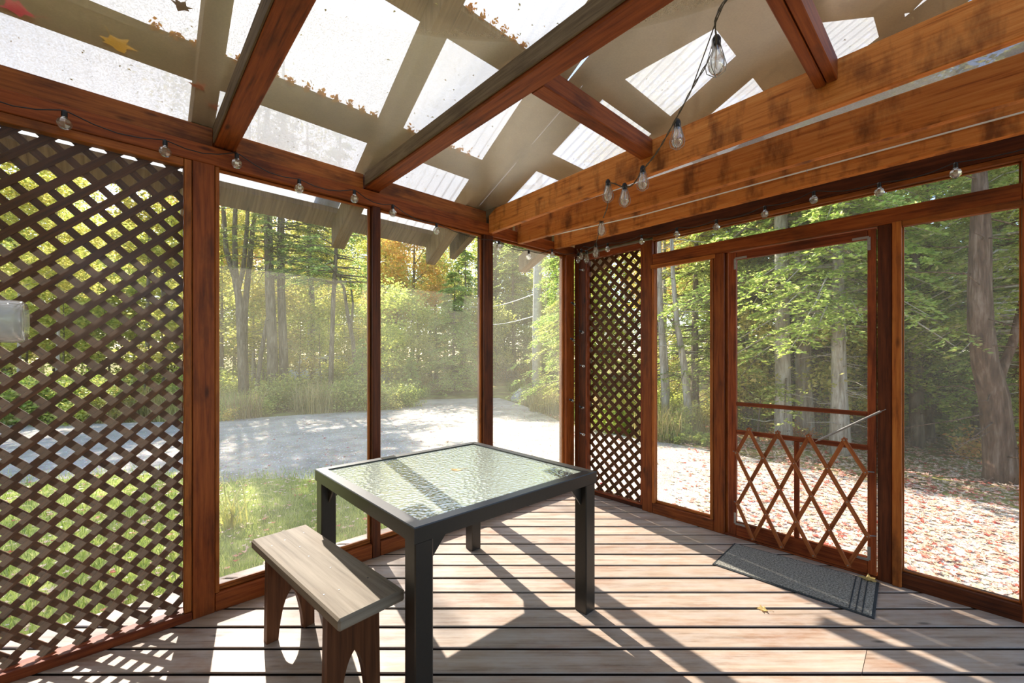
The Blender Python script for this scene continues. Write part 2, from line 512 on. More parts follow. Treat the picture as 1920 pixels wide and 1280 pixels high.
def table_glass():
    m, nt, out = new_mat('hammered_green_glass'); L = nt.links
    tc = N(nt, 'ShaderNodeTexCoord')
    vo = N(nt, 'ShaderNodeTexVoronoi', Scale=64.0); vo.feature = 'SMOOTH_F1'
    L.new(tc.outputs['Object'], vo.inputs['Vector'])
    bp = N(nt, 'ShaderNodeBump', Strength=0.55, Distance=0.006)
    L.new(vo.outputs['Distance'], bp.inputs['Height'])
    tr = N(nt, 'ShaderNodeBsdfTransparent'); tr.inputs['Color'].default_value = (0.62, 0.70, 0.62, 1)
    df = N(nt, 'ShaderNodeBsdfDiffuse'); df.inputs['Color'].default_value = srgb(206, 214, 196)
    tl = N(nt, 'ShaderNodeBsdfTranslucent'); tl.inputs['Color'].default_value = srgb(170, 186, 166)
    gl = N(nt, 'ShaderNodeBsdfGlossy', Roughness=0.12); gl.inputs['Color'].default_value = (0.95, 1, 0.96, 1)
    for s in (df, tl, gl): L.new(bp.outputs[0], s.inputs['Normal'])
    a = N(nt, 'ShaderNodeMixShader'); a.inputs[0].default_value = 0.4
    L.new(df.outputs[0], a.inputs[1]); L.new(tl.outputs[0], a.inputs[2])
    b = N(nt, 'ShaderNodeMixShader'); b.inputs[0].default_value = 0.62
    L.new(tr.outputs[0], b.inputs[1]); L.new(a.outputs[0], b.inputs[2])
    fr = N(nt, 'ShaderNodeFresnel', IOR=1.5); L.new(bp.outputs[0], fr.inputs['Normal'])
    c = N(nt, 'ShaderNodeMixShader')
    L.new(math_n(nt, 'ADD', math_n(nt, 'MULTIPLY', fr.outputs[0], 1.2), 0.06), c.inputs[0])
    L.new(b.outputs[0], c.inputs[1]); L.new(gl.outputs[0], c.inputs[2])
    L.new(c.outputs[0], out.inputs[0])
    return m
M['table_glass'] = table_glass()

def leafy(name, stops, trans=0.5, rough=0.6, per_obj=0.12):
    m, nt, out = new_mat(name); L = nt.links
    g = N(nt, 'ShaderNodeNewGeometry')
    r = ramp(nt, stops)
    L.new(g.outputs['Random Per Island'], r.inputs[0])
    info = N(nt, 'ShaderNodeObjectInfo')
    hv = N(nt, 'ShaderNodeHueSaturation')
    L.new(math_n(nt, 'ADD', math_n(nt, 'MULTIPLY', info.outputs['Random'], 2 * per_obj), 1.0 - per_obj), hv.inputs['Value'])
    L.new(math_n(nt, 'ADD', math_n(nt, 'MULTIPLY', info.outputs['Random'], 0.05), 0.475), hv.inputs['Hue'])
    L.new(r.outputs[0], hv.inputs['Color'])
    df = N(nt, 'ShaderNodeBsdfDiffuse'); L.new(hv.outputs[0], df.inputs['Color'])
    tl = N(nt, 'ShaderNodeBsdfTranslucent'); L.new(hv.outputs[0], tl.inputs['Color'])
    a = N(nt, 'ShaderNodeMixShader'); a.inputs[0].default_value = trans
    L.new(df.outputs[0], a.inputs[1]); L.new(tl.outputs[0], a.inputs[2])
    gl = N(nt, 'ShaderNodeBsdfGlossy', Roughness=0.45); gl.inputs['Color'].default_value = (0.8, 0.85, 0.75, 1)
    b = N(nt, 'ShaderNodeMixShader'); b.inputs[0].default_value = 0.04
    L.new(a.outputs[0], b.inputs[1]); L.new(gl.outputs[0], b.inputs[2]); L.new(b.outputs[0], out.inputs[0])
    return m
M['fir'] = leafy('fir_needles', [(0, srgb(110, 130, 58)), (0.5, srgb(166, 184, 90)), (0.85, srgb(202, 210, 120)), (1, srgb(222, 222, 150))], 0.62)
M['fir_dark'] = leafy('dark_fir_needles', [(0, srgb(78, 92, 46)), (0.6, srgb(120, 136, 70)), (1, srgb(164, 172, 100))], 0.6)
M['fir_bright'] = leafy('bright_hemlock_needles', [(0, srgb(132, 158, 62)), (0.5, srgb(186, 206, 98)), (0.85, srgb(220, 228, 132)), (1, srgb(236, 226, 150))], 0.65)
M['leaf_green'] = leafy('green_leaves', [(0, srgb(120, 138, 54)), (0.5, srgb(174, 186, 82)), (0.85, srgb(210, 210, 106)), (1, srgb(228, 210, 118))], 0.6)
M['leaf_gold'] = leafy('golden_leaves', [(0, srgb(176, 172, 76)), (0.4, srgb(226, 194, 96)), (0.75, srgb(236, 168, 84)), (1, srgb(236, 204, 128))], 0.6)
M['leaf_yellow'] = leafy('yellow_green_leaves', [(0, srgb(156, 164, 70)), (0.5, srgb(208, 208, 100)), (1, srgb(236, 222, 130))], 0.62)
M['weeds'] = leafy('dry_weeds', [(0, srgb(124, 118, 64)), (0.5, srgb(172, 160, 96)), (0.8, srgb(198, 166, 112)), (1, srgb(214, 204, 140))])
M['grass'] = leafy('lawn_grass', [(0, srgb(116, 132, 56)), (0.5, srgb(166, 178, 82)), (0.8, srgb(198, 200, 108)), (1, srgb(216, 206, 144))])
M['litter'] = leafy('fallen_maple_leaves', [(0, srgb(188, 84, 64)), (0.10, srgb(208, 122, 96)), (0.24, srgb(222, 170, 146)), (0.45, srgb(228, 202, 182)), (0.8, srgb(220, 190, 150)), (1, srgb(206, 190, 164))], 0.25)
M['leaf_red'] = leafy('red_maple_leaf', [(0, srgb(220, 50, 26)), (1, srgb(226, 64, 34))], 0.55, per_obj=0.02)
M['leaf_amber'] = leafy('amber_leaf', [(0, srgb(224, 164, 44)), (1, srgb(232, 178, 60))], 0.5, per_obj=0.02)
M['leaf_tan'] = leafy('tan_dry_leaf', [(0, srgb(196, 160, 96)), (1, srgb(212, 180, 118))], 0.4, per_obj=0.02)
M['leaf_brown'] = leafy('dark_dry_leaf', [(0, srgb(78, 42, 34)), (1, srgb(96, 54, 40))], 0.3, per_obj=0.02)
M['leaf_rust'] = leafy('rust_leaf', [(0, srgb(156, 62, 40)), (1, srgb(170, 74, 46))], 0.4, per_obj=0.02)
M['debris'] = leafy('roof_debris', [(0, srgb(190, 120, 20)), (0.5, srgb(230, 160, 30)), (1, srgb(180, 140, 40))], 0.35)

def bark(name, a, b, c):
    m, nt, out = new_mat(name); L = nt.links
    bs = N(nt, 'ShaderNodeBsdfPrincipled', Roughness=0.9); bs.inputs['Specular IOR Level'].default_value = 0.1
    L.new(bs.outputs[0], out.inputs[0])
    tc = N(nt, 'ShaderNodeTexCoord')
    mp = N(nt, 'ShaderNodeMapping'); mp.inputs['Scale'].default_value = (14, 14, 2.2)
    L.new(tc.outputs['Object'], mp.inputs[0])
    n = N(nt, 'ShaderNodeTexNoise', Scale=1.4, Detail=7.0, Roughness=0.65)
    L.new(mp.outputs[0], n.inputs['Vector'])
    r = ramp(nt, [(0.3, a), (0.52, b), (0.72, c)])
    L.new(n.outputs['Fac'], r.inputs[0]); L.new(r.outputs[0], bs.inputs['Base Color'])
    bp = N(nt, 'ShaderNodeBump', Strength=0.8, Distance=0.02)
    L.new(n.outputs['Fac'], bp.inputs['Height']); L.new(bp.outputs[0], bs.inputs['Normal'])
    return m
M['bark'] = bark('grey_brown_bark', srgb(66, 56, 44), srgb(112, 98, 80), srgb(150, 136, 116))
M['bark_pale'] = bark('pale_bark', srgb(120, 108, 92), srgb(170, 160, 144), srgb(204, 196, 182))
M['bark_red'] = bark('shaggy_red_bark', srgb(54, 38, 28), srgb(98, 76, 60), srgb(140, 120, 102))

def ground_mat(name, stops, scale, bumpd=0.02, bump=0.6, fine=None):
    m, nt, out = new_mat(name); L = nt.links
    bs = N(nt, 'ShaderNodeBsdfPrincipled', Roughness=0.95); bs.inputs['Specular IOR Level'].default_value = 0.1
    L.new(bs.outputs[0], out.inputs[0])
    tc = N(nt, 'ShaderNodeTexCoord')
    n = N(nt, 'ShaderNodeTexNoise', Scale=scale, Detail=9.0, Roughness=0.7)
    L.new(tc.outputs['Object'], n.inputs['Vector'])
    r = ramp(nt, stops); L.new(n.outputs['Fac'], r.inputs[0])
    c = r.outputs[0]
    if fine:
        vo = N(nt, 'ShaderNodeTexVoronoi', Scale=fine)
        L.new(tc.outputs['Object'], vo.inputs['Vector'])
        c = mix_rgb(nt, 0.28, c, vo.outputs['Color'], 'SOFT_LIGHT')
        bp = N(nt, 'ShaderNodeBump', Strength=bump, Distance=bumpd); L.new(vo.outputs['Distance'], bp.inputs['Height'])
    else:
        bp = N(nt, 'ShaderNodeBump', Strength=bump, Distance=bumpd); L.new(n.outputs['Fac'], bp.inputs['Height'])
    L.new(c, bs.inputs['Base Color']); L.new(bp.outputs[0], bs.inputs['Normal'])
    return m
M['gravel'] = ground_mat('pale_gravel', [(0.3, srgb(146, 137, 124)), (0.5, srgb(178, 168, 153)), (0.7, srgb(200, 190, 174))], 1.6, 0.012, 0.7, 55)
M['stone'] = leafy('gravel_stones', [(0, srgb(140, 134, 128)), (0.5, srgb(190, 186, 180)), (1, srgb(224, 220, 214))], 0.0)
M['soil'] = ground_mat('forest_floor', [(0.3, srgb(84, 72, 44)), (0.48, srgb(126, 112, 66)), (0.6, srgb(142, 146, 74)), (0.75, srgb(182, 152, 112))], 1.4, 0.05, 0.8)
M['lawn'] = ground_mat('lawn_soil', [(0.3, srgb(110, 116, 58)), (0.5, srgb(146, 156, 74)), (0.7, srgb(178, 168, 110))], 5.0, 0.02, 0.6)

# ------------------------------------------------------------------ ground
g = MB()
NX = 60
xs = np.linspace(-70, 70, NX); ys = np.linspace(-25, 95, NX)
def gh(x, y):
    r = math.hypot(x, y - 3)
    far = max(0.0, r - 11.0)
    return GZ + min(0.9, 0.02 * far) * (0.6 + 0.4 * math.sin(x * 0.35) * math.cos(y * 0.27)) 
vv = [(x, y, gh(x, y)) for y in ys for x in xs]
ff = [[j * NX + i, j * NX + i + 1, (j + 1) * NX + i + 1, (j + 1) * NX + i] for j in range(NX - 1) for i in range(NX - 1)]
g.add(vv, ff)
tag(g.build('ground', M['soil'], smooth=True, loc=(0, 0, GZ)), 'leaf strewn forest ground around the porch', 'ground', None, 'structure')

def sheet(poly, z, name, mat, label, cat):
    b = MB(); b.add([(x, y, z(x, y) if callable(z) else z) for x, y in poly], [list(range(len(poly)))])
    return tag(b.build(name, mat, loc=(0, 0, GZ)), label, cat, None, 'structure')
DRIVE = [(-16, 8.6), (-7.2, 10.0), (-4.1, 12.0), (-3.1, 15.2), (-3.2, 18.5), (-4.5, 23), (-2.6, 23.5), (-1.3, 18.5), (-0.6, 15.9), (0.35, 13.2), (1.2, 9.7), (2.3, 7.9), (3.3, 6.9), (4.0, 5.8), (4.7, 4.8), (5.6, 3.6), (7.5, 1.0), (7, -6), (2, -6), (-16, -6)]
DRIVE = DRIVE[::-1]
sheet(DRIVE, GZ + 0.02, 'driveway', M['gravel'], 'pale gravel driveway curving away into the woods', 'driveway')
LAWN = [(-14, 5.6)] + [(x_, 5.28 + .16 * math.sin(x_ * 2.3) + .10 * math.sin(x_ * 5.9 + 1) + .06 * math.sin(x_ * 13)) for x_ in np.arange(-9.0, -0.6, .12)] + [(0.1, 4.75), (0.6, 4.2), (0.4, 3.6), (-1, 2.0), (-3, 0), (-14, -3)]
LAWN = LAWN[::-1]
sheet(LAWN, GZ + 0.035, 'lawn', M['lawn'], 'rough patch of lawn beside the deck with fallen leaves', 'lawn')
sheet([(-12, 24.5), (-12, 20.5), (-6.5, 19.5), (-6.0, 22.5)], GZ + 0.26, 'far_clearing', M['gravel'], 'bright gravel clearing glimpsed between the left trunks', 'clearing')

def in_poly(x, y, poly):
    n = len(poly); c = np.zeros(len(x), bool); j = n - 1
    for i in range(n):
        xi, yi = poly[i]; xj, yj = poly[j]
        with np.errstate(divide='ignore', invalid='ignore'):
            t = ((yi > y) != (yj > y)) & (x < (xj - xi) * (y - yi) / (yj - yi + 1e-12) + xi)
        c ^= t; j = i
    return c
def uv_of(x, y):
    dx, dy = x - CORNER[0], y - CORNER[1]
    return dx * EL[0] + dy * EL[1], dx * ER[0] + dy * ER[1]
def outside_deck(x, y):
    u, v = uv_of(x, y)
    return ~((u > -0.22) & (v > -0.42))

# loose stones on the drive
n = 26000
x = RNG.uniform(-9, 7.5, n * 4); y = RNG.uniform(2.2, 12, n * 4)
w = np.exp(-(np.hypot(x, y) - 3) / 4.0); keep = (RNG.random(n * 4) < w) & in_poly(x, y, DRIVE) & outside_deck(x, y) & ~in_poly(x, y, LAWN)
x, y = x[keep][:n], y[keep][:n]; n = len(x)
s = RNG.uniform(0.008, 0.022, n)
octv = np.array([(1, 0, 0), (0, 1, 0), (-1, 0, 0), (0, -1, 0), (0, 0, .7)])
octf = np.array([(0, 1, 4), (1, 2, 4), (2, 3, 4), (3, 0, 4)])
jit = 1 + RNG.uniform(-0.3, 0.3, (n, 5, 3))
V = octv[None] * s[:, None, None] * jit + np.stack([x, y, np.full(n, GZ + 0.015)], 1)[:, None]
Fc = octf[None] + (np.arange(n) * 5)[:, None, None]
V[:, :, 2] -= GZ
tag(raw_obj('gravel_stones', raw_mesh('gravel_stones', V.reshape(-1, 3), Fc, 3, M['stone']), None, (0, 0, GZ)), 'loose pale stones scattered on the gravel drive', 'gravel', None, 'stuff')

# grass blades
def blades(n, xf, hmin, hmax, wd, lean):
    x, y, z = xf(n); n = len(x)
    h = RNG.uniform(hmin, hmax, n); a = RNG.uniform(0, 2 * np.pi, n); ln = RNG.uniform(0, lean, n) * h
    b = RNG.uniform(0, 2 * np.pi, n)
    d = np.stack([np.cos(a), np.sin(a), 0 * a], 1); k = np.stack([np.cos(b), np.sin(b), 0 * b], 1)
    p0 = np.stack([x, y, z], 1)
    p1 = p0 + d * (ln * 0.35)[:, None] + np.array([0, 0, 1]) * (h * 0.6)[:, None]
    p2 = p0 + d * ln[:, None] + np.array([0, 0, 1]) * (h)[:, None]
    w = wd * RNG.uniform(0.6, 1.3, n)[:, None]
    V = np.stack([p0 - k * w, p0 + k * w, p1 - k * w * .7, p1 + k * w * .7, p2], 1)
    i = (np.arange(n) * 5)[:, None, None]
    T = np.array([(0, 1, 3), (0, 3, 2), (2, 3, 4)])[None] + i
    return V.reshape(-1, 3), T
def lawn_pts(n):
    x = RNG.uniform(-8, 0.7, n * 3); y = RNG.uniform(0.5, 6.2, n * 3)
    k = in_poly(x, y - RNG.normal(0.12, .22, n * 3), LAWN) & outside_deck(x, y) & (RNG.random(n * 3) < np.clip(1.6 - np.hypot(x, y) / 6, .15, 1))
    # thin patches
    k &= (np.sin(x * 3.1 + 1) * np.cos(y * 2.7) * .6 + RNG.uniform(-.2, 1.5, n * 3)) > 0
    x, y = x[k][:n], y[k][:n]
    return x, y, np.full(len(x), 0.03)
V, T = blades(60000, lawn_pts, 0.025, 0.085, 0.003, 0.9)
tag(raw_obj('grass', raw_mesh('grass', V, T, 3, M['grass']), None, (0, 0, GZ)), 'short green grass growing beside the deck', 'grass', None, 'stuff')

# fallen leaves
LEAF2D = np.array([(0, -1), (.28, -.62), (.95, -.55), (.62, -.12), (1.0, .32), (.42, .35), (.30, .62), (0, 1.05), (-.30, .62), (-.42, .35), (-1.0, .32), (-.62, -.12), (-.95, -.55), (-.28, -.62)])
def leaf_verts(size, curl=0.25, seed=0):
    r = np.random.default_rng(seed)
    pts = LEAF2D * size * (1 + r.uniform(-.12, .12, LEAF2D.shape))
    z = curl * size * (np.abs(pts[:, 0]) / size) ** 1.5 * r.uniform(0.4, 1.0, len(pts)) + 0.12 * size * r.uniform(-1, 1, len(pts))
    return np.column_stack([pts, z])
def litter(name, n, region, smin, smax, label, z0=0.02, mat='litter', tilt=0.5):
    x, y, z = region(n); n = len(x); K = len(LEAF2D)
    s = RNG.uniform(smin, smax, n); a = RNG.uniform(0, 2 * np.pi, n)
    px = LEAF2D[None, :, 0] * s[:, None]; py = LEAF2D[None, :, 1] * s[:, None] * RNG.uniform(0.5, 1, n)[:, None]
    tx, ty = RNG.normal(0, tilt, n)[:, None], RNG.normal(0, tilt, n)[:, None]
    pz = np.abs(px * tx + py * ty) * 0.6 + (px ** 2 + py ** 2) / s[:, None] * RNG.uniform(-.1, .35, n)[:, None]
    ca, sa = np.cos(a)[:, None], np.sin(a)[:, None]
    V = np.stack([x[:, None] + px * ca - py * sa, y[:, None] + px * sa + py * ca, z[:, None] + np.maximum(pz, 0) + z0], 2)
    C = np.stack([x, y, z + z0 + 0.2 * s * RNG.uniform(0, .5, n)], 1)[:, None]
    V = np.concatenate([V, C], 1).reshape(-1, 3)
    T = np.array([(k, (k + 1) % K, K) for k in range(K)])[None] + (np.arange(n) * (K + 1))[:, None, None]
    return tag(raw_obj(name, raw_mesh(name, V, T, 3, M[mat]), None, (0, 0, GZ)), label, 'leaves', None, 'stuff')
def right_pts(n):
    x = RNG.uniform(1.0, 9.5, n * 5); y = RNG.uniform(0.2, 8.5, n * 5)
    d = np.hypot(x, y)
    k = outside_deck(x, y) & (RNG.random(n * 5) < np.clip(1.5 - d / 7, .06, 1) * np.clip((x - y * 0.45 + 0.6) / 2.0, 0.03, 1))
    return x[k][:n], y[k][:n], np.zeros(k.sum())[:n]
litter('fallen_leaves', 18000, right_pts, 0.018, 0.038, 'carpet of pink and red fallen maple leaves right of the porch')
def left_pts(n):
    x = RNG.uniform(-7, 0.5, n * 6); y = RNG.uniform(0.5, 6.5, n * 6)
    k = outside_deck(x, y) & (in_poly(x, y, LAWN) | (RNG.random(n * 6) < .1))
    return x[k][:n], y[k][:n], np.full(k.sum(), 0.04)[:n]
litter('lawn_leaves', 2600, left_pts, 0.014, 0.030, 'tan and red leaves lying in the lawn left of the porch')
def drive_pts(n):
    x = RNG.uniform(-5, 3.5, n * 6); y = RNG.uniform(4.2, 14, n * 6)
    k = outside_deck(x, y) & in_poly(x, y, DRIVE)
    return x[k][:n], y[k][:n], np.zeros(k.sum())[:n]
litter('drive_leaves', 800, drive_pts, 0.014, 0.028, 'few dry leaves scattered over the gravel drive')
def verge_pts(n):
    x = RNG.uniform(0.0, 12, n * 6); y = RNG.uniform(4, 16, n * 6)
    k = ~in_poly(x, y, DRIVE) & (RNG.random(n * 6) < np.clip(1.4 - np.hypot(x, y) / 14, .05, 1)) & (x + y > 7)
    return x[k][:n], y[k][:n], np.zeros(k.sum())[:n]
litter('verge_leaves', 5000, verge_pts, 0.025, 0.05, 'brown and rust leaves under the trees right of the drive', 0.02)

# ------------------------------------------------------------------ deck floor
GAP0, PITCH, GAPW = 1.662, 0.1439, 0.013
floor = root('floor', P(1.8, 1.5, -0.04), 'worn reddish brown deck of wide wooden boards', 'deck', None, 'structure')
UMIN, UMAX, VMIN, VMAX = -0.13, 3.72, -0.36, 5.2
def x_range(Y):
    lo, hi = -1e9, 1e9
    # u = (X-Cx)*ELx + (Y-Cy)*ELy ; v likewise
    for (e, a, b) in ((EL, UMIN, UMAX), (ER, VMIN, VMAX)):
        k = (Y - CORNER[1]) * e[1]
        t0, t1 = sorted(((a - k) / e[0] + CORNER[0], (b - k) / e[0] + CORNER[0]))
        lo, hi = max(lo, t0), min(hi, t1)
    return lo, hi
def plank(y0, y1, cut=None, side=0, dz=0.0):
    cs = [(y0, -.036), (y1, -.036), (y1, -.004), (y1 - .004, 0.0), (y0 + .004, 0.0), (y0, -.004)]
    A, B = [], []
    for (yy, zz) in cs:
        lo, hi = x_range(yy)
        if hi - lo < 0.02:
            m = 0.5 * (lo + hi); lo = hi = m
        if cut is not None:
            c = cut + 1.0 * (yy - y0)
            if side < 0: hi = c - .0015
            else: lo = c + .0015
        A.append((lo, yy, zz + dz)); B.append((hi, yy, zz + dz))
    if max(B[0][0] - A[0][0], B[1][0] - A[1][0]) < 0.06: return
    o, q = random.uniform(0, 40), random.uniform(0, 40)
    n = 6; faces = [list(range(n)), list(range(n, 2 * n))[::-1]]
    pts = A + B
    for k in range(n):
        k2 = (k + 1) % n; faces.append([k, n + k, n + k2, k2])
    uvs = [[(pts[k][0] + o, pts[k][1] - y0 + (pts[k][2] - dz) + q) for k in f] for f in faces]
    m = MB(); m.add(pts, faces, uvs)
    o = m.build('plank', M['deck'], floor)
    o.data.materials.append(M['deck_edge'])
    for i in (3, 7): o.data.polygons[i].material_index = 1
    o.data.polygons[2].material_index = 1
k0 = -22
for k in range(k0, 26):
    y0 = GAP0 + k * PITCH + GAPW / 2; y1 = y0 + PITCH - GAPW
    lo, hi = x_range((y0 + y1) / 2)
    if hi - lo < 0.05: continue
    dz = random.uniform(-.0012, .0012)
    if k == 0:
        plank(y0, y1, 1.395, -1, dz); plank(y0, y1, 1.395, 1, dz)
    else:
        plank(y0, y1, dz=dz)
j = MB()
for t in np.arange(-0.0, 5.2, 0.41):           # joists under the boards
    a, b = (UMIN + .03, t), (UMAX - .03, t)
    j.board(P((UMIN + UMAX) / 2, t - .25, -0.11), EL, ER, (UMAX - UMIN) / 2 - .04, .019, .066)
j.build('joists', M['deck_edge'], floor, kind='stuff')
e = MB(); e.box(UMIN - .03, UMAX, VMIN - .03, VMIN, -.20, -.002, 'u'); e.build('fascia_board', M['deck'], floor)
e = MB(); e.box(UMIN - .03, UMIN, VMIN, VMAX, -.20, -.002, 'v'); e.build('fascia_board', M['deck'], floor)

# ------------------------------------------------------------------ left wall
wl = root('wall_left', P(1.8, 0, 0), 'left wall of posts and beams with lattice and three tall screens', 'wall', None, 'structure')
def part(name, parent, mat, *b, grain='u', ch=0.003, **kw):
    m = MB(); m.box(*b, grain=grain, ch=ch); return m.build(name, M[mat], parent, **kw)
D = -0.089
part('post', wl, 'stained_dark', 2.790, 2.878, D, 0, 0, 2.20, grain='z')
part('post', wl, 'stained_deep', 1.930, 1.981, D, 0, 0, 2.20, grain='z')
part('post', wl, 'stained_deep', 1.000, 1.089, D, 0, 0, 2.20, grain='z')
part('corner_post', wl, 'stained_dark', 0.0, 0.115, D, 0, 0, 2.20, grain='z')
part('post', wl, 'stained', 3.56, 3.62, D, 0, 0, 2.20, grain='z')
part('top_plate', wl, 'stained_dark', -0.09, 3.62, D, -0.001, 2.200, 2.290)
bounds = [(0.29, 0.715), (0.77, 0.995), (1.05, 1.93), (2.03, 2.70), (2.795, 3.62)]
for a, b in bounds:
    part('blocking', wl, 'stained', a, b, -0.06, -0.022, 2.291, 2.388)
# bottom rails: tall in the screen bays, low under the lattice
for a, b in ((0.117, 0.998), (1.091, 1.928), (1.983, 2.788)):
    part('bottom_rail', wl, 'stained_dark', a, b, -0.085, -0.002, 0.0, 0.088)
    part('sill_strip', wl, 'stained', a, b, -0.075, -0.030, 0.089, 0.104)
part('bottom_rail', wl, 'stained_red', 2.880, 3.56, -0.085, -0.030, 0.0, 0.034)
part('sill_strip', wl, 'stained_red', 2.880, 3.56, -0.028, 0.004, 0.0, 0.040)
# windows of the left wall
def bay(name, u0, u1, z0, z1, label, side='v', mat='screen_left', off=-0.05, bw=0.014):
    w_ = root(name, P((u0 + u1) / 2, 0, z0) if side == 'v' else P(0, (u0 + u1) / 2, z0), label, 'window', None, 'structure')
    m = MB()
    if side == 'v': m.quad(P(u1, off, z0), P(u0, off, z0), P(u0, off, z1), P(u1, off, z1))
    else: m.quad(P(off, u0, z0), P(off, u1, z0), P(off, u1, z1), P(off, u0, z1))
    m.build('screen', M[mat], w_)
    def bat(a0, a1, b0, b1, gr):
        if side == 'v': part('batten', w_, 'stained', a0, a1, off + .002, off + .020, b0, b1, grain=gr)
        else: part('batten', w_, 'stained', off + .002, off + .020, a0, a1, b0, b1, grain='v' if gr == 'u' else gr)
    bat(u0, u0 + bw, z0, z1, 'z'); bat(u1 - bw, u1, z0, z1, 'z')
    bat(u0 + bw, u1 - bw, z1 - bw, z1, 'u'); bat(u0 + bw, u1 - bw, z0, z0 + bw, 'u')
    return w_
bay('window_1', 0.117, 0.998, 0.105, 2.198, 'narrow screened bay left of the far corner, utility pole behind it')
bay('window_2', 1.091, 1.928, 0.105, 2.198, 'middle screened bay looking down the curving drive')
bay('window_3', 1.983, 2.788, 0.105, 2.198, 'screened bay beside the big lattice panel')
part('post_trim', wl, 'stained', 2.771, 2.789, -0.03, -0.004, 0.09, 2.198, grain='z')

# lattice: two layers of slats at 45 degrees behind a frame
def lattice(parent, side, a0, a1, z0, z1, off, th=0.0075, wd=0.0295, pitch=0.1, mat='lattice', phase=0.0):
    n = 0
    def W_(a, z, d): return P(a, d, z) if side == 'v' else P(d, a, z)
    nrm = ER if side == 'v' else EL
    ad = EL if side == 'v' else ER
    for sgn, layer in ((-1, 0), (1, 1)):
        c = (a0 + z0 if sgn < 0 else z0 - a1) - 0.2
        c = math.floor(c / pitch) * pitch + phase
        end = (a1 + z1 if sgn < 0 else z1 - a0)
        while c < end:
            # z = c + sgn*a
            lo, hi = a0, a1
            za, zb = c + sgn * lo, c + sgn * hi
            if sgn > 0:
                lo = max(lo, z0 - c); hi = min(hi, z1 - c)
            else:
                lo = max(lo, c - z1); hi = min(hi, c - z0)
            if hi - lo > 0.03:
                A, B = (lo, c + sgn * lo), (hi, c + sgn * hi)
                d = off - layer * th
                m = MB()
                ax = (ad + sgn * EZ) / math.sqrt(2)
                mid = W_((A[0] + B[0]) / 2, (A[1] + B[1]) / 2, d)
                L_ = math.hypot(B[0] - A[0], B[1] - A[1]) / 2
                ay = np.cross(nrm, ax)
                m.board(mid, ax, ay, L_, wd / 2, th / 2 - .0002, 0.001)
                m.build('slat', M[mat], parent); n += 1
            c += pitch
    return n
lf = MB()
lf.box(2.880, 2.911, -0.048, -0.002, 0.042, 2.198, 'z'); lf.box(3.53, 3.558, -0.048, -0.002, 0.042, 2.198, 'z')
lf.box(2.911, 3.53, -0.048, -0.002, 2.160, 2.198, 'u')
lfo = lf.build('lattice_frame', M['stained'], wl)
lattice(lfo, 'v', 2.885, 3.555, 0.036, 2.195, -0.060, phase=0.006)
m = MB(); m.quad(P(3.53, -0.022, .042), P(2.911, -0.022, .042), P(2.911, -0.022, 2.16), P(3.53, -0.022, 2.16)); m.build('clear_sheet', M['lattice_sheet'], wl)

# ------------------------------------------------------------------ right wall
wr = root('wall_right', P(0, 1.5, 0), 'right wall with narrow lattice panel, small window, screen door and tall screen', 'wall', None, 'structure')
part('stud', wr, 'stained_deep', D, -0.001, 0.002, 0.128, 0, 2.20, grain='z')
part('post', wr, 'stained_dark', D, 0, 0.705, 0.794, 0, 2.20, grain='z')
part('post', wr, 'stained_dark', D, 0, 1.272, 1.345, 0, 1.995, grain='z')
part('door_stop', wr, 'stained', -0.075, -0.03, 1.3455, 1.362, 0, 1.994, grain='z')
part('post', wr, 'stained_deep', D, 0, 2.168, 2.230, 0, 1.995, grain='z')
part('post_trim', wr, 'stained', -0.04, 0.012, 2.231, 2.270, 0.0, 2.0, grain='z')
part('post', wr, 'stained_dark', D, 0, 2.688, 2.777, 0, 2.20, grain='z')
part('header', wr, 'stained_dark', D, -0.001, 0.796, 2.687, 1.996, 2.082, grain='v')
part('top_plate', wr, 'stained_deep', D, -0.001, 0.002, 3.6, 2.222, 2.388, grain='v')
part('top_trim', wr, 'stained', D + .005, -0.006, 0.796, 3.6, 2.196, 2.221, grain='v')
part('bottom_rail', wr, 'stained_dark', -0.085, -0.002, 0.796, 1.270, 0, 0.082, grain='v')
part('bottom_rail', wr, 'stained_deep', -0.085, -0.002, 2.232, 3.6, 0, 0.078, grain='v')
part('bottom_rail', wr, 'stained_deep', -0.085, -0.020, 0.130, 0.704, 0, 0.034, grain='v')
part('threshold', wr, 'stained_red', -0.085, -0.005, 1.347, 2.166, 0.0, 0.012, grain='v')
lf = MB()
lf.box(-0.048, -0.002, 0.128, 0.146, 0.036, 2.198, 'z'); lf.box(-0.048, -0.002, 0.690, 0.7045, 0.036, 2.198, 'z')
lf.box(-0.048, -0.002, 0.146, 0.690, 2.150, 2.198, 'v'); lf.box(-0.048, -0.002, 0.146, 0.690, 0.036, 0.05, 'v')
lro = lf.build('lattice_frame', M['stained_red'], wr)
lattice(lro, 'u', 0.130, 0.704, 0.036, 2.195, -0.055, phase=0.022)
bay('window_4', 0.796, 1.270, 0.083, 1.994, 'small tall screen window left of the screen door', 'u', 'screen', -0.045, 0.02)
bay('window_5', 0.796, 2.686, 2.083, 2.195, 'long low transom opening above the door header', 'u', 'screen', -0.06, 0.006)
bay('window_6', 2.271, 2.686, 0.079, 1.994, 'tall screen right of the door at the edge of view', 'u', 'screen', -0.045, 0.006)
w4t = MB(); w4t.box(-0.022, 0.008, 0.785, 1.285, 1.965, 1.995, 'v'); w4t.build('top_batten', M['stained'], wr)
w4t = MB(); w4t.box(-0.022, 0.006, 1.250, 1.2715, 0.083, 1.964, 'z'); w4t.build('side_batten', M['stained'], wr)
w4t = MB(); w4t.box(-0.022, 0.006, 0.795, 0.816, 0.083, 1.964, 'z'); w4t.build('side_batten', M['stained'], wr)
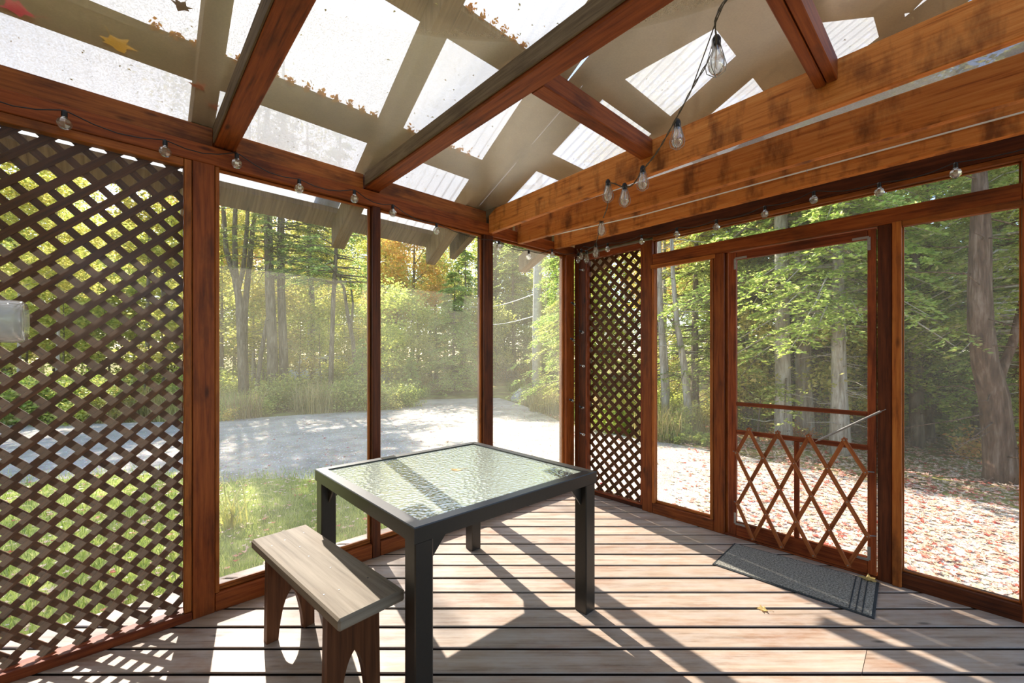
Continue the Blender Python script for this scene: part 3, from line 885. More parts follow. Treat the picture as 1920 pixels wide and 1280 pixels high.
w6t = MB(); w6t.box(-0.03, 0.012, 2.271, 2.70, 1.968, 2.0, 'v'); w6t.build('top_batten', M['stained'], wr)

# ------------------------------------------------------------------ screen door
dr = root('door_1', P(0, 1.77, 0), 'reddish wooden screen door with two thin cross rails', 'door', None, 'structure')
DU0, DU1 = -0.030, -0.002
part('stile', dr, 'stained_red', DU0, DU1, 1.374, 1.425, 0.016, 1.985, grain='z')
part('stile', dr, 'stained_red', DU0, DU1, 2.125, 2.164, 0.016, 1.985, grain='z')
part('top_rail', dr, 'stained_red', DU0, DU1, 1.4255, 2.1245, 1.930, 1.985, grain='v')
part('bottom_rail', dr, 'stained_red', DU0, DU1, 1.4255, 2.1245, 0.016, 0.112, grain='v')
part('cross_rail', dr, 'stained_red', DU0 + .004, DU1, 1.4255, 2.1245, 0.918, 0.944, grain='v')
part('cross_rail', dr, 'stained_red', DU0 + .004, DU1, 1.4255, 2.1245, 0.722, 0.752, grain='v')
part('muntin', dr, 'stained_red', DU0 + .004, DU1 - .002, 1.766, 1.794, 0.1125, 0.7215, grain='z')
m = MB(); m.quad(P(-.026, 1.42, .10), P(-.026, 2.13, .10), P(-.026, 2.13, 1.94), P(-.026, 1.42, 1.94)); m.build('screen', M['screen'], dr)
for (vv_, sv, zz, sz) in ((1.418, 1, 1.940, -1), (2.132, -1, 1.940, -1), (2.132, -1, 0.100, 1), (1.418, 1, 0.100, 1)):
    m = MB()
    v1 = vv_ + sv * 0.075
    m.box(-.002, .001, min(vv_, v1), max(vv_, v1), zz - .007, zz + .007, 'v', .0005)
    m.box(-.002, .0011, vv_ - .007, vv_ + .007, min(zz, zz + sz * .075), max(zz, zz + sz * .075), 'z', .0005)
    m.build('corner_bracket', M['steel'], dr, label='grey metal corner bracket')

# folding lattice gate hung across the lower door
gt = root('accordion_gate', P(0.04, 1.78, 0.0), 'folding wooden accordion pet gate hung across the lower screen door', 'gate')
top = [(1.519, .768), (1.688, .770), (1.854, .772), (2.027, .774)]
bot = [(1.542, .045), (1.709, .048), (1.878, .050), (2.044, .052)]
le, lo_ = (1.440, .600), (1.447, .252)
re, ro_ = (2.122, .605), (2.130, .246)
A_ = [(top[0], bot[2]), (top[1], bot[3]), (top[2], ro_), (top[3], re), (le, bot[1]), (lo_, bot[0])]
B_ = [(top[0], le), (top[1], lo_), (top[2], bot[0]), (top[3], bot[1]), (re, bot[2]), (ro_, bot[3])]
def ext(a, b, d=0.012):
    a, b = np.array(a), np.array(b); t = (b - a) / np.linalg.norm(b - a); return a - t * d, b + t * d
for lst, uu in ((A_, 0.040), (B_, 0.026)):
    for a, b in lst:
        a, b = ext(a, b)
        m = MB(); m.beam(P(uu, a[0], a[1]), P(uu, b[0], b[1]), 0.022, 0.011, up=EL, ch=.0015); m.build('slat', M['gate'], gt)
def isect(p, q, r, s):
    p, q, r, s = map(np.array, (p, q, r, s)); d1, d2 = q - p, s - r
    den = d1[0] * d2[1] - d1[1] * d2[0]
    if abs(den) < 1e-9: return None
    t = ((r - p)[0] * d2[1] - (r - p)[1] * d2[0]) / den; w_ = ((r - p)[0] * d1[1] - (r - p)[1] * d1[0]) / den
    return p + t * d1 if -0.03 < t < 1.03 and -0.03 < w_ < 1.03 else None
riv = MB()
for a in A_:
    for b in B_:
        x_ = isect(a[0], a[1], b[0], b[1])
        if x_ is not None:
            riv.tube([P(.020, x_[0], x_[1]), P(.048, x_[0], x_[1])], .004, 6)
riv.build('rivets', M['steel'], gt, kind='stuff')
for (a, s) in ((le, -1), (lo_, -1), (re, 1), (ro_, 1)):
    m = MB(); v0 = a[0]; m.tube([P(.034, v0, a[1]), P(.030, v0 + s * .012, a[1] + .004), P(.012, v0 + s * .028, a[1] + .002), P(.0035, v0 + s * .032, a[1])], .0035, 6)
    m.build('hook', M['steel'], gt, label='metal hook')

sp = root('door_spring', P(.02, 2.2, .964), 'thin grey closer spring slanting across the screen door', 'spring')
m = MB(); a, b = P(.022, 2.185, .954), P(.022, 1.90, .752)
m.tube([a, b], .0065, 8); m.build('spring_body', M['steel'], sp)
for e0, e1 in ((a, P(.010, 2.205, .966)), (b, P(.004, 1.882, .739))):
    m = MB(); m.tube([e0, (e0 + e1) / 2, e1], .0022, 6); m.build('hook', M['steel'], sp)

# ------------------------------------------------------------------ ceiling under the outer roof
ce = root('ceiling', P(1.8, 1.5, 2.3), 'clear dusty ceiling sheets over stained rafters', 'ceiling', None, 'structure')
part('rafter', ce, 'stained_dark', 2.703, 2.792, -0.10, 3.6, 2.300, 2.388, grain='v')
part('rafter', ce, 'stained_dark', 1.933, 2.025, -0.10, 3.6, 2.300, 2.388, grain='v')
part('rafter_shade_strip', ce, 'rafter_old', 2.0255, 2.034, 0.0, 3.6, 2.312, 2.388, grain='v')  # added strips; their grey imitates the shaded, weathered side of the rafters
part('rafter_shade_strip', ce, 'rafter_old', 2.7925, 2.799, 0.0, 3.6, 2.306, 2.388, grain='v')
m = MB(); m.beam(P(1.026, 0.0, 2.301), P(1.172, 3.6, 2.301), 0.038, 0.174); m.build('joist', M['stained_lit'], ce)
part('joist', ce, 'stained_lit', 0.702, 0.742, 0.0, 3.6, 2.188, 2.355, grain='v')
part('joist', ce, 'stained_lit', 0.243, 0.287, 0.0, 3.6, 2.225, 2.388, grain='v')
part('cross_piece', ce, 'stained_dark', 1.105, 1.932, 1.337, 1.405, 2.300, 2.388, grain='u')
part('cross_piece', ce, 'stained_dark', 1.135, 1.932, 2.108, 2.142, 2.300, 2.388, grain='u')
part('cross_piece', ce, 'stained_dark', 1.137, 1.932, 2.145, 2.178, 2.304, 2.388, grain='u')
part('cross_piece', ce, 'stained_dark', 2.026, 2.702, 2.9, 2.967, 2.300, 2.388, grain='u')
for a, b in ((1.02, 1.975), (1.982, 2.745), (2.752, 3.62), (-0.10, 1.015)):
    m = MB(); m.quad(P(a, -0.12, 2.392), P(b, -0.12, 2.392), P(b, 3.6, 2.392), P(a, 3.6, 2.392)); m.build('clear_panel' if a > 0 else 'milky_panel', M['poly'] if a > 0 else M['milky'], ce)
# specks of debris lying on the clear sheets
n = 560
u = RNG.uniform(0.9, 3.6, n); v = RNG.uniform(0, 2.6, n)
c = CORNER[None] + u[:, None] * EL + v[:, None] * ER
a = RNG.uniform(0, 6.28, n); s = RNG.uniform(.002, .008, n); w = s * RNG.uniform(.25, .6, n)
V = np.stack([c + np.stack([np.cos(a) * s, np.sin(a) * s, 0 * a + 2.394], 1), c + np.stack([-np.sin(a) * w, np.cos(a) * w, 0 * a + 2.396], 1), c + np.stack([-np.cos(a) * s, -np.sin(a) * s, 0 * a + 2.394], 1), c + np.stack([np.sin(a) * w, -np.cos(a) * w, 0 * a + 2.398], 1)], 1)
V = V.reshape(-1, 3) - LOC[ce.name]
raw_obj('debris_specks', raw_mesh('debris_specks', V, np.arange(4 * n).reshape(-1, 4), 4, M['weeds']), ce, kind='stuff')

# ------------------------------------------------------------------ outer roof
rf = root('roof', P(1.8, 1.0, 2.6), 'weathered outer roof frame carrying translucent corrugated sheets', 'roof', None, 'structure')
ztl = lambda v: 2.57 + 0.60 * v            # rafter tops, slope facing the left wall
ztr = lambda v: 2.50 + 0.46 * v            # lower slope at the right
def sloped(u0, u1, va, vb, zf, depth, name='rafter', plumb=True, mat='rafter_old'):
    h = depth * math.sqrt(1 + (zf(1) - zf(0)) ** 2)
    poly = [(va, zf(va) - h), (vb, zf(vb) - h), (vb, zf(vb)), (va, zf(va))]
    m = MB(); m.prism([(p[0], p[1]) for p in poly], ER, EZ, -EL, CORNER, -u1, -u0)
    return m.build(name, M[mat], rf)
def tail_rafter(u0, u1, va, vb, zf, depth):
    """rafter with a pointed plumb-cut tail"""
    h = depth * math.sqrt(1 + (zf(1) - zf(0)) ** 2)
    poly = [(va, zf(va) - h), (vb, zf(vb) - h), (vb, zf(vb)), (va, zf(va))]
    m = MB(); m.prism(poly, ER, EZ, -EL, CORNER, -u1, -u0); return m.build('rafter', M['rafter_old'], rf)
for u0 in (3.60, 2.79, 1.93, 1.15):
    tail_rafter(u0, u0 + .09, -0.60, 3.3, ztl, 0.14)
for u0, w0 in ((0.995, .06), (0.12, .11), (-0.80, .09)):
    tail_rafter(u0, u0 + w0, -0.52, 3.3, ztr, 0.14)
def purlin(u0, u1, v0, v1, zf, th=0.036, name='purlin'):
    poly = [(v0, zf(v0)), (v1, zf(v1)), (v1, zf(v1) + th), (v0, zf(v0) + th)]
    m = MB(); m.prism(poly, ER, EZ, -EL, CORNER, -u1, -u0); return m.build(name, M['rafter_old'], rf)
for v0 in (-0.626, 0.005, 0.635, 1.265, 1.90, 2.53):
    purlin(1.06, 3.75, v0, v0 + .124, ztl)
for v0 in (-0.27, 0.323, 0.914, 1.505, 2.10, 2.70):
    purlin(-0.95, 1.13, v0, v0 + .128, ztr)
purlin(1.056, 1.149, -.45, 3.2, ztr, .02, 'valley_board')
m = MB(); m.prism([(-.595, 2.305), (-.47, 2.37), (-.47, 2.40), (-.595, 2.335)], ER, EZ, -EL, CORNER, -2.16, -2.0); m.build('cleat', M['rafter_old'], rf)
# sheathing boards closing part of the right slope
def slope_board(poly, zf, th, name, mat='rafter_old'):
    o = np.array([0, 0, 0.0])
    vs = [P(u, v, zf(v) + .002) for u, v in poly] + [P(u, v, zf(v) + .002 + th) for u, v in poly]
    n = len(poly); fs = [list(range(n)), list(range(n, 2 * n))[::-1]] + [[k, n + k, n + (k + 1) % n, (k + 1) % n] for k in range(n)]
    uvs = []
    pl = poly + poly
    for f in fs: uvs.append([(pl[k][0], pl[k][1]) for k in f])
    m = MB(); m.add(vs, fs, uvs); return m.build(name, M[mat], rf)
slope_board([(1.14, 1.045), (.83, 1.045), (.56, 1.50), (.56, 1.86), (1.14, 1.86)], ztr, .012, 'sheathing_board')
slope_board([(.56, 1.635), (-.95, 1.635), (-.95, 1.845), (.56, 1.86)], ztr, .012, 'sheathing_board')
slope_board([(1.14, 1.865), (.10, 1.865), (.10, 2.9), (1.14, 2.9)], ztr, .012, 'sheathing_board')
slope_board([(0.02, 1.80), (-.72, 2.26), (-.66, 2.36), (.08, 1.90)], ztr, .03, 'skew_brace')
# corrugated sheets
def corrugated(u0, u1, v0, v1, zf, lift, amp=0.008, mat='roofing_side'):
    per = 0.076; nu = int((u1 - u0) / per * 8); nv = 2
    us = np.linspace(u0, u1, nu + 1)
    vs_ = np.linspace(v0, v1, nv + 1)
    verts = []
    for v in vs_:
        for u in us:
            verts.append(P(u, v, zf(v) + lift + amp * math.sin(2 * math.pi * u / per)))
    faces = [[j * (nu + 1) + i, j * (nu + 1) + i + 1, (j + 1) * (nu + 1) + i + 1, (j + 1) * (nu + 1) + i] for j in range(nv) for i in range(nu)]
    m = MB(); m.add(verts, faces); return m.build('roofing_sheet', M[mat], rf, smooth=True)
us = [1.10, 1.76, 2.42, 3.08, 3.78]
for a, b in zip(us[:-1], us[1:]):
    corrugated(a, b, -0.615, 3.3, ztl, 0.044, 0.004, 'roofing')
us = [-0.98, -0.46, 0.06, 0.58, 1.10]
for k, (a, b) in enumerate(zip(us[:-1], us[1:])):
    corrugated(a, b, -0.30, 3.3, ztr, 0.048)
# bits of leaf caught above the purlins
n = 2200
vv0 = RNG.choice([0.131, 0.762, 1.39], n); u = RNG.uniform(1.25, 3.0, n); u = np.round(u / .076) * .076 + RNG.normal(0, .011, n) + .055
v = vv0 + np.abs(RNG.normal(0, .014, n))
z = 2.57 + .6 * v + RNG.uniform(.012, .036, n)
c = CORNER[None] + u[:, None] * EL + v[:, None] * ER + z[:, None] * EZ
d1 = RNG.normal(0, 1, (n, 3)); d1 /= np.linalg.norm(d1, axis=1)[:, None]; d2 = np.cross(d1, RNG.normal(0, 1, (n, 3))); d2 /= np.linalg.norm(d2, axis=1)[:, None]
s = RNG.uniform(.007, .015, n)[:, None]
V = np.stack([c + d1 * s, c + d2 * s * .6, c - d1 * s, c - d2 * s * .6], 1).reshape(-1, 3) - LOC[rf.name]
raw_obj('leaf_debris', raw_mesh('leaf_debris', V, np.arange(4 * n).reshape(-1, 4), 4, M['debris']), rf, kind='stuff')

# house wall that carries the lamp, just out of frame
hw = root('wall_house', P(3.66, 2.0, 0), 'pale clapboard house wall at the near end of the porch', 'wall', None, 'structure')
for k in range(17):
    z0 = 0.0 + k * 0.15
    m = MB(); m.board(P(3.665 + .004, 2.3, z0 + .075), ER, -EL, 2.35, .010, .0745); m.build('clapboard', M['siding'], hw)

# ------------------------------------------------------------------ table
TU0, TU1, TV0, TV1, TZ = 1.392, 2.408, 0.268, 1.262, 0.690
tb = root('patio_table', P((TU0 + TU1) / 2, (TV0 + TV1) / 2, 0), 'square bronze metal patio table with hammered greenish glass top', 'table')
m = MB(); fw = 0.046
def mitred(m, a, b, ia, ib, z0, z1):
    """frame side with mitred ends: outer a-b, inner ia-ib (each (u, v))"""
    q = [a, b, ib, ia]
    vs = [P(u, v, z0) for u, v in q] + [P(u, v, z1 - .004) for u, v in q]
    cu = sum(p[0] for p in q) / 4; cv = sum(p[1] for p in q) / 4
    vs += [P(u + (cu - u) * .0 + (TUc - u) * .004, v + (TVc - v) * .004, z1) if i < 2 else P(u, v, z1) for i, (u, v) in enumerate(q)]
    fs = [[3, 2, 1, 0], [0, 1, 5, 4], [1, 2, 6, 5], [2, 3, 7, 6], [3, 0, 4, 7], [4, 5, 9, 8], [5, 6, 10, 9], [6, 7, 11, 10], [7, 4, 8, 11], [8, 9, 10, 11]]
    m.add(vs, fs)
TUc, TVc = (TU0 + TU1) / 2, (TV0 + TV1) / 2
o = [(TU0, TV0), (TU0, TV1), (TU1, TV1), (TU1, TV0)]
i_ = [(TU0 + fw, TV0 + fw), (TU0 + fw, TV1 - fw), (TU1 - fw, TV1 - fw), (TU1 - fw, TV0 + fw)]
for k in range(4):
    k2 = (k + 1) % 4
    m = MB(); mitred(m, o[k], o[k2], i_[k], i_[k2], TZ - .056, TZ)
    m.build('frame_rail', M['table_metal'], tb)
m = MB(); m.box(TU0 + fw + .0005, TU1 - fw - .0005, TV0 + fw + .0005, TV1 - fw - .0005, TZ - .013, TZ - .007, 'u', .001); m.build('glass_top', M['table_glass'], tb)
for (u, v, su, sv) in ((TU0, TV0, 1, 1), (TU0, TV1, 1, -1), (TU1, TV1, -1, -1), (TU1, TV0, -1, 1)):
    m = MB(); L_ = .072
    a, b = u + su * .006, u + su * (.006 + L_); c, d = v + sv * .006, v + sv * (.006 + L_)
    m.box(min(a, b), max(a, b), min(c, d), max(c, d), 0.0, TZ - .0565, 'z', .004)
    m.build('leg', M['table_metal'], tb)
    for along in (0, 1):
        m = MB()
        if along == 0:
            x0 = b; o_ = P(x0, (c + d) / 2, 0)
            m.prism([(0, TZ - .057), (0, TZ - .16), (.085, TZ - .057)] if su < 0 else [(0, TZ - .057), (0, TZ - .16), (.085, TZ - .057)], su * EL, EZ, np.cross(su * EL, EZ), o_, -.004, .004)
        else:
            o_ = P((a + b) / 2, d, 0)
            m.prism([(0, TZ - .057), (0, TZ - .16), (.085, TZ - .057)], sv * ER, EZ, np.cross(sv * ER, EZ), o_, -.004, .004)
        m.build('corner_brace', M['table_metal'], tb)

# ------------------------------------------------------------------ bench
bl = np.array([-0.085, 0.996]); bl /= np.linalg.norm(bl)       # (u, v) along the bench towards the camera
BLv = bl[0] * EL + bl[1] * ER
BWv = np.cross(EZ, BLv) * -1.0
if np.dot(BWv, EL) < 0: BWv = -BWv
BC = P(2.571, 0.283, 0)                                          # middle of the far end on the floor
bn = root('wooden_bench', BC + BLv * .43, 'weathered wooden bench with scalloped plank legs beside the table', 'bench')
SZ = 0.425
m = MB(); m.board(BC + BLv * .435 + EZ * (SZ - .021), BLv, np.cross(EZ, BLv), .435, .122, .021, .007); m.build('seat', M['bench_top'], bn)
def ogee(w, h, foot, apex):
    """leg plank outline with a pointed arch cut from its foot"""
    n = 8
    L_ = []
    for k in range(n + 1):
        t = k / n
        x = -w / 2 + foot + (w / 2 - foot) * (0.10 * math.sin(t * math.pi) + (t ** 1.7))
        L_.append((x, apex * (0.18 * math.sin(t * math.pi) + t ** 0.95) if t < 1 else apex))
    R_ = [(-x, y) for x, y in L_[::-1]][1:]
    return [(-w / 2, 0)] + L_ + R_ + [(w / 2, 0), (w / 2 - .006, h), (-w / 2 + .006, h)]
for t in (0.125, 0.715):
    m = MB(); outl = ogee(.205, SZ - .0425, .048, .205)
    m.prism([(x, y) for x, y in outl], BWv, EZ, np.cross(BWv, EZ), BC + BLv * t, -.019, .019)
    m.build('leg', M['bench_leg'], bn)
m = MB()                                                          # stretcher rail between the legs
ap = [(0.145, SZ - .043), (0.695, SZ - .043)]
n = 10
curve = [(0.695 - .55 * k / n, SZ - .043 - .105 + .06 * math.sin(math.pi * k / n)) for k in range(n + 1)]
poly = [(0.145, SZ - .043)] + curve[::-1] + [(0.695, SZ - .043)]
m.prism(poly, BLv, EZ, np.cross(BLv, EZ), BC, -.012, .012)
m.build('apron', M['bench_leg'], bn)
nl = MB()
for (a, b) in ((.10, -.07), (.12, .02), (.14, .08), (.24, .0), (.36, .01), (.52, -.01), (.70, -.07), (.70, .04), (.69, .09)):
    c = BC + BLv * a + BWv * b + EZ * (SZ + .0003)
    nl.lathe(c - EZ * .002, EZ, [(.0035, 0), (.0035, .0024), (.0, .0026)], 6)
nl.build('nail_heads', M['black_rubber'], bn, kind='stuff')

# ------------------------------------------------------------------ mat
mc = [(0.505, 1.467), (0.107, 1.452), (0.032, 2.180), (0.480, 2.210)]
mt = root('doormat', P(.28, 1.83, 0.001), 'dark grey ribbed doormat lying in front of the screen door', 'doormat')
def quad_in(s):
    cu = sum(p[0] for p in mc) / 4; cv = sum(p[1] for p in mc) / 4
    out = []
    for u, v in mc:
        du, dv = cu - u, cv - v
        out.append((u + math.copysign(s, du), v + math.copysign(s, dv)))
    return out
def slab(name, q, z0, z1, mat):
    vs = [P(u, v, z0) for u, v in q] + [P(u, v, z1) for u, v in q]
    fs = [[0, 1, 2, 3], [7, 6, 5, 4]] + [[(k + 1) % 4, k, 4 + k, 4 + (k + 1) % 4] for k in range(4)]
    m = MB(); m.add(vs, fs); return m.build(name, M[mat], mt)
slab('border', quad_in(0.0), .001, .006, 'mat_edge')
slab('carpet', quad_in(.012), .0062, .009, 'mat')
q = quad_in(.012)
for sft in (0.035, 0.06, 0.085):
    a, b = np.array(q[1]), np.array(q[2]); a2, b2 = np.array(q[0]), np.array(q[3])
    for (p, r, p2, r2) in ((q[3], q[2], q[0], q[1]),):
        p, r, p2, r2 = map(np.array, (p, r, p2, r2))
        c = p + (p2 - p) * sft / np.linalg.norm(p2 - p); d = r + (r2 - r) * sft / np.linalg.norm(r2 - r)
        m = MB(); m.beam(P(c[0], c[1], .0098), P(d[0], d[1], .0098), .006, .0015, ch=.0003); m.build('rib', M['mat_edge'], mt)

# ------------------------------------------------------------------ single leaves
def one_leaf(name, at_, size, mat, label, seed, yaw=0.0, kind='maple'):
    v = leaf_verts(size, .35, seed)
    ca, sa = math.cos(yaw), math.sin(yaw)
    v = np.column_stack([v[:, 0] * ca - v[:, 1] * sa, v[:, 0] * sa + v[:, 1] * ca, v[:, 2] - v[:, 2].min()])
    if kind == 'oval':
        t = np.linspace(0, 2 * np.pi, 14, endpoint=False)
        v = np.column_stack([size * np.cos(t), size * .5 * np.sin(t), .1 * size * np.cos(2 * t) + .1 * size])
    at_ = np.asarray(at_, float)
    lf_ = root(name, at_, label, 'leaf', None)
    m = MB(); n = len(v)
    vs = [at_ + p for p in v] + [at_ + np.array([0, 0, v[:, 2].mean() * .5])] 
    m.add(vs, [[k, (k + 1) % n, n] for k in range(n)]); m.build('blade', M[mat], lf_)
    m = MB(); a = at_ + v[0]; dirn = v[0].copy(); dirn[2] = 0; dirn /= (np.linalg.norm(dirn) + 1e-6)
    m.tube([a, a + dirn * size * .5 + np.array([0, 0, .004]), a + dirn * size * .9], .0008, 5); m.build('stem', M[mat], lf_)
one_leaf('fallen_leaf', P(-.0 + .052, 2.135, .0095), .042, 'leaf_tan', 'dry yellow maple leaf on the doormat corner by the door', 3, 0.6)
one_leaf('fallen_leaf', P(.785, 1.821, .001), .026, 'leaf_tan', 'small yellow leaf on the sunny deck boards in front of the doormat', 4, 1.2)
one_leaf('fallen_leaf', P(1.874, .75, TZ - .0065), .030, 'leaf_tan', 'pale oval leaf lying on the glass table top', 5, 0.2, 'oval')
one_leaf('fallen_leaf', P(3.376, .389, 2.3935), .045, 'leaf_red', 'bright red leaf on the ceiling sheet above the lattice', 6, 2.0)
one_leaf('fallen_leaf', P(3.135, .406, 2.3935), .05, 'leaf_amber', 'amber leaf on the ceiling sheet near the left wall', 7, 0.4)
one_leaf('fallen_leaf', P(2.980, .777, 2.3935), .028, 'leaf_brown', 'dark curled leaf on the ceiling sheet nearest the top left', 8, 1.0)
one_leaf('fallen_leaf', P(2.891, .312, 2.3935), .032, 'leaf_rust', 'rust red folded leaf on the ceiling sheet beside the first rafter', 9, 2.6)
one_leaf('fallen_leaf', P(2.822, .185, 2.3935), .026, 'leaf_rust', 'torn brown leaf on the ceiling sheet above the left post', 10, 0.0)

# ------------------------------------------------------------------ string lights
def globe(parent, c, r=0.024, tilt=EZ, hang=True):
    """faceted globe bulb hanging below its black socket"""
    c = np.asarray(c, float); t = np.asarray(tilt, float) / np.linalg.norm(tilt)
    prof = [(0.0, -r), (r * .55, -r * .84), (r * .92, -r * .38), (r, 0.05 * r), (r * .86, r * .52), (r * .52, r * .88), (.010, r * 1.08)]
    m = MB(); m.lathe(c, t, prof, 9); b = m.build('bulb', M['bulb_glass'], parent)
    m = MB(); m.lathe(c + t * r * 1.0, t, [(.0095, 0), (.0095, .022), (.006, .030), (.0, .030)], 9); m.build('socket', M['black_rubber'], b)
    m = MB(); m.tube([c + t * r * .9, c + t * r * .1 + ER * .004, c - t * r * .25, c + t * r * .1 - ER * .004, c + t * r * .9], .0009, 5); m.build('filament', M['filament'], b)
    return c + t * (r + .028)
def edison(parent, c, cage=True, s=1.0, tilt=EZ, gkey='bulb_glass'):
    c = np.asarray(c, float); t = np.asarray(tilt, float) / np.linalg.norm(tilt)
    R = .025 * s; H = .052 * s
    prof = [(0.0, -H * .62), (R * .55, -H * .56), (R * .92, -H * .30), (R, 0.0), (R * .82, H * .36), (R * .52, H * .75), (.012 * s, H * 1.05)]
    m = MB(); m.lathe(c, t, prof, 12); b = m.build('bulb', M[gkey], parent, smooth=True)
    m = MB(); m.lathe(c + t * H * .98, t, [(.0135 * s, 0), (.0135 * s, .026 * s), (.008 * s, .036 * s), (0, .037 * s)], 10); m.build('socket', M['black_rubber'], b)
    m = MB(); m.tube([c + t * H * .9, c + t * H * .1 + EL * .005, c - t * H * .3 + EL * .004, c - t * H * .3 - EL * .004, c + t * H * .1 - EL * .005, c + t * H * .9], .0009, 5); m.build('filament', M['filament'], b)
    if cage:
        m = MB()
        x = np.cross(t, [.4, .3, .2]); x /= np.linalg.norm(x); y = np.cross(t, x)
        for k in range(5):
            a = 2 * math.pi * k / 5 + .3; d = math.cos(a) * x + math.sin(a) * y
            m.tube([c + t * H * 1.25 + d * .012 * s, c + t * H * .5 + d * R * .95, c + d * R * 1.28, c - t * H * .45 + d * R * 1.1, c - t * H * .80 + d * R * .2], .0013, 5)
        m.build('wire_guard', M['steel'], b)
    return c + t * (H + .034 * s)
gl1 = root('globe_string_light', P(1.8, .03, 2.23), 'string of clear globe bulbs along the left wall beam', 'string light', 'globe string lights along the beams')
pts = [(3.55, 2.235)]
for (u, z) in ((3.294, 2.194), (2.982, 2.185), (2.707, 2.216), (2.42, 2.170), (2.117, 2.192), (1.872, 2.165), (1.55, 2.118), (0.985, 2.105), (0.658, 2.085), (0.367, 2.146)):
    tp = globe(gl1, P(u, .05, z))
    pts += [(u + .012, z + .052), (u - .012, z + .052)]
pts.append((.06, 2.22))
cpts = []
for k in range(len(pts) - 1):
    (a, za), (b, zb) = pts[k], pts[k + 1]
    for q in range(4):
        t = q / 4; cpts.append(P(a + (b - a) * t, .046, za + (zb - za) * t - (.028 * math.sin(math.pi * t) if abs(a - b) > .1 else 0)))
cpts.append(P(pts[-1][0], .046, pts[-1][1]))
m = MB(); m.tube(cpts, .0026, 5); m.build('cord', M['black_rubber'], gl1)
gl2 = root('globe_string_light', P(.03, 1.6, 2.24), 'string of clear globe bulbs along the right wall beam', 'string light', 'globe string lights along the beams')
pts = [(0.14, 2.262)]
for (v, z) in ((0.406, 2.185), (0.732, 2.187), (1.025, 2.180), (1.313, 2.172), (1.618, 2.188), (1.882, 2.208), (2.182, 2.168), (2.472, 2.180)):
    globe(gl2, P(.05, v, z)); pts += [(v - .012, z + .052), (v + .012, z + .052)]
pts.append((2.85, 2.25))
cpts = []
for k in range(len(pts) - 1):
    (a, za), (b, zb) = pts[k], pts[k + 1]
    for q in range(4):
        t = q / 4; cpts.append(P(.046, a + (b - a) * t, za + (zb - za) * t - (.02 * math.sin(math.pi * t) if abs(a - b) > .1 else 0)))
m = MB(); m.tube(cpts, .0026, 5); m.build('cord', M['black_rubber'], gl2)
gl3 = root('corner_string_light', P(.03, .06, 1.2), 'string of small bulbs hanging down the corner post', 'string light')
cor = [(.035, .13, 2.05, 'e'), (.075, .06, 1.74, 'g'), (.03, .12, 1.48, 'g'), (.085, .06, 1.41, 'g'), (.035, .135, 1.17, 'e'), (.10, .06, .855, 'g'), (.04, .13, .79, 'g'), (.035, .135, .545, 'e')]
cp = [P(.05, .09, 2.19)]
for (u, v, z, k) in cor:
    c = P(u, v, z)
    if k == 'g': tp = globe(gl3, c, .015, EZ * .3 + EL * .9)
    else: tp = edison(gl3, c, False, .55, ER * -.9 + EZ * .25, 'bulb_glass')
    cp += [P(.045, .095, z + .05), tp, P(.045, .095, z - .06)]
cp.append(P(.05, .09, .3))
m = MB(); m.tube(cp, .0022, 5); m.build('cord', M['black_rubber'], gl3)
# vintage bulbs on a twisted cord across the ceiling
ed = root('edison_string_light', P(1.2, 1.4, 2.2), 'twisted cord of caged teardrop bulbs strung across the ceiling to the corner', 'string light')
eb = [((1.75, 1.974, 2.180), 1.0, True), ((1.400, 1.679, 2.175), 1.0, True), ((1.180, 1.391, 2.142), 1.0, True), ((1.150, 1.267, 2.100), 1.0, True), ((1.140, 1.155, 2.157), 1.0, True),
      ((0.700, 0.802, 2.132), 1.0, True), ((.20, .391, 2.130), 1.0, True), ((.12, .235, 2.118), .9, True), ((.12, .175, 2.150), .8, False), ((.10, .125, 2.130), .8, False)]
for (q, s, cg) in eb:
    edison(ed, P(*q), cg, s)
cp = [P(1.86, 2.45, 2.36), P(1.85, 2.05, 2.286), P(1.750, 1.969, 2.231), P(1.560, 1.814, 2.261), P(1.410, 1.665, 2.242), P(1.290, 1.528, 2.214), P(1.190, 1.400, 2.204), P(1.165, 1.324, 2.158), P(1.155, 1.260, 2.169), P(1.145, 1.169, 2.213), P(0.950, 1.022, 2.182), P(0.710, 0.818, 2.196), P(0.480, 0.618, 2.182), P(.30, .468, 2.190), P(.20, .385, 2.198), P(.12, .235, 2.196), P(.10, .17, 2.215), P(.08, .12, 2.20), P(.06, .08, 2.25)]
# smooth the path and twist two strands round it
path = []
for k in range(len(cp) - 1):
    p0, p1, p2, p3 = cp[max(k - 1, 0)], cp[k], cp[k + 1], cp[min(k + 2, len(cp) - 1)]
    for q in range(10):
        t = q / 10
        path.append(.5 * ((2 * p1) + (-p0 + p2) * t + (2 * p0 - 5 * p1 + 4 * p2 - p3) * t * t + (-p0 + 3 * p1 - 3 * p2 + p3) * t ** 3))
for ph in (0, math.pi):
    pp = [p + .0032 * (math.cos(k * .9 + ph) * EL + math.sin(k * .9 + ph) * EZ) for k, p in enumerate(path)]
    m = MB(); m.tube(pp, .0021, 5); m.build('cord_strand', M['cord_twist'], ed)
m = MB(); m.tube([P(1.92, 2.45, 2.37), P(1.89, 2.06, 2.262), P(1.80, 1.99, 2.268), P(1.56, 1.81, 2.256)], .002, 5); m.build('spare_lead', M['cord_twist'], ed)
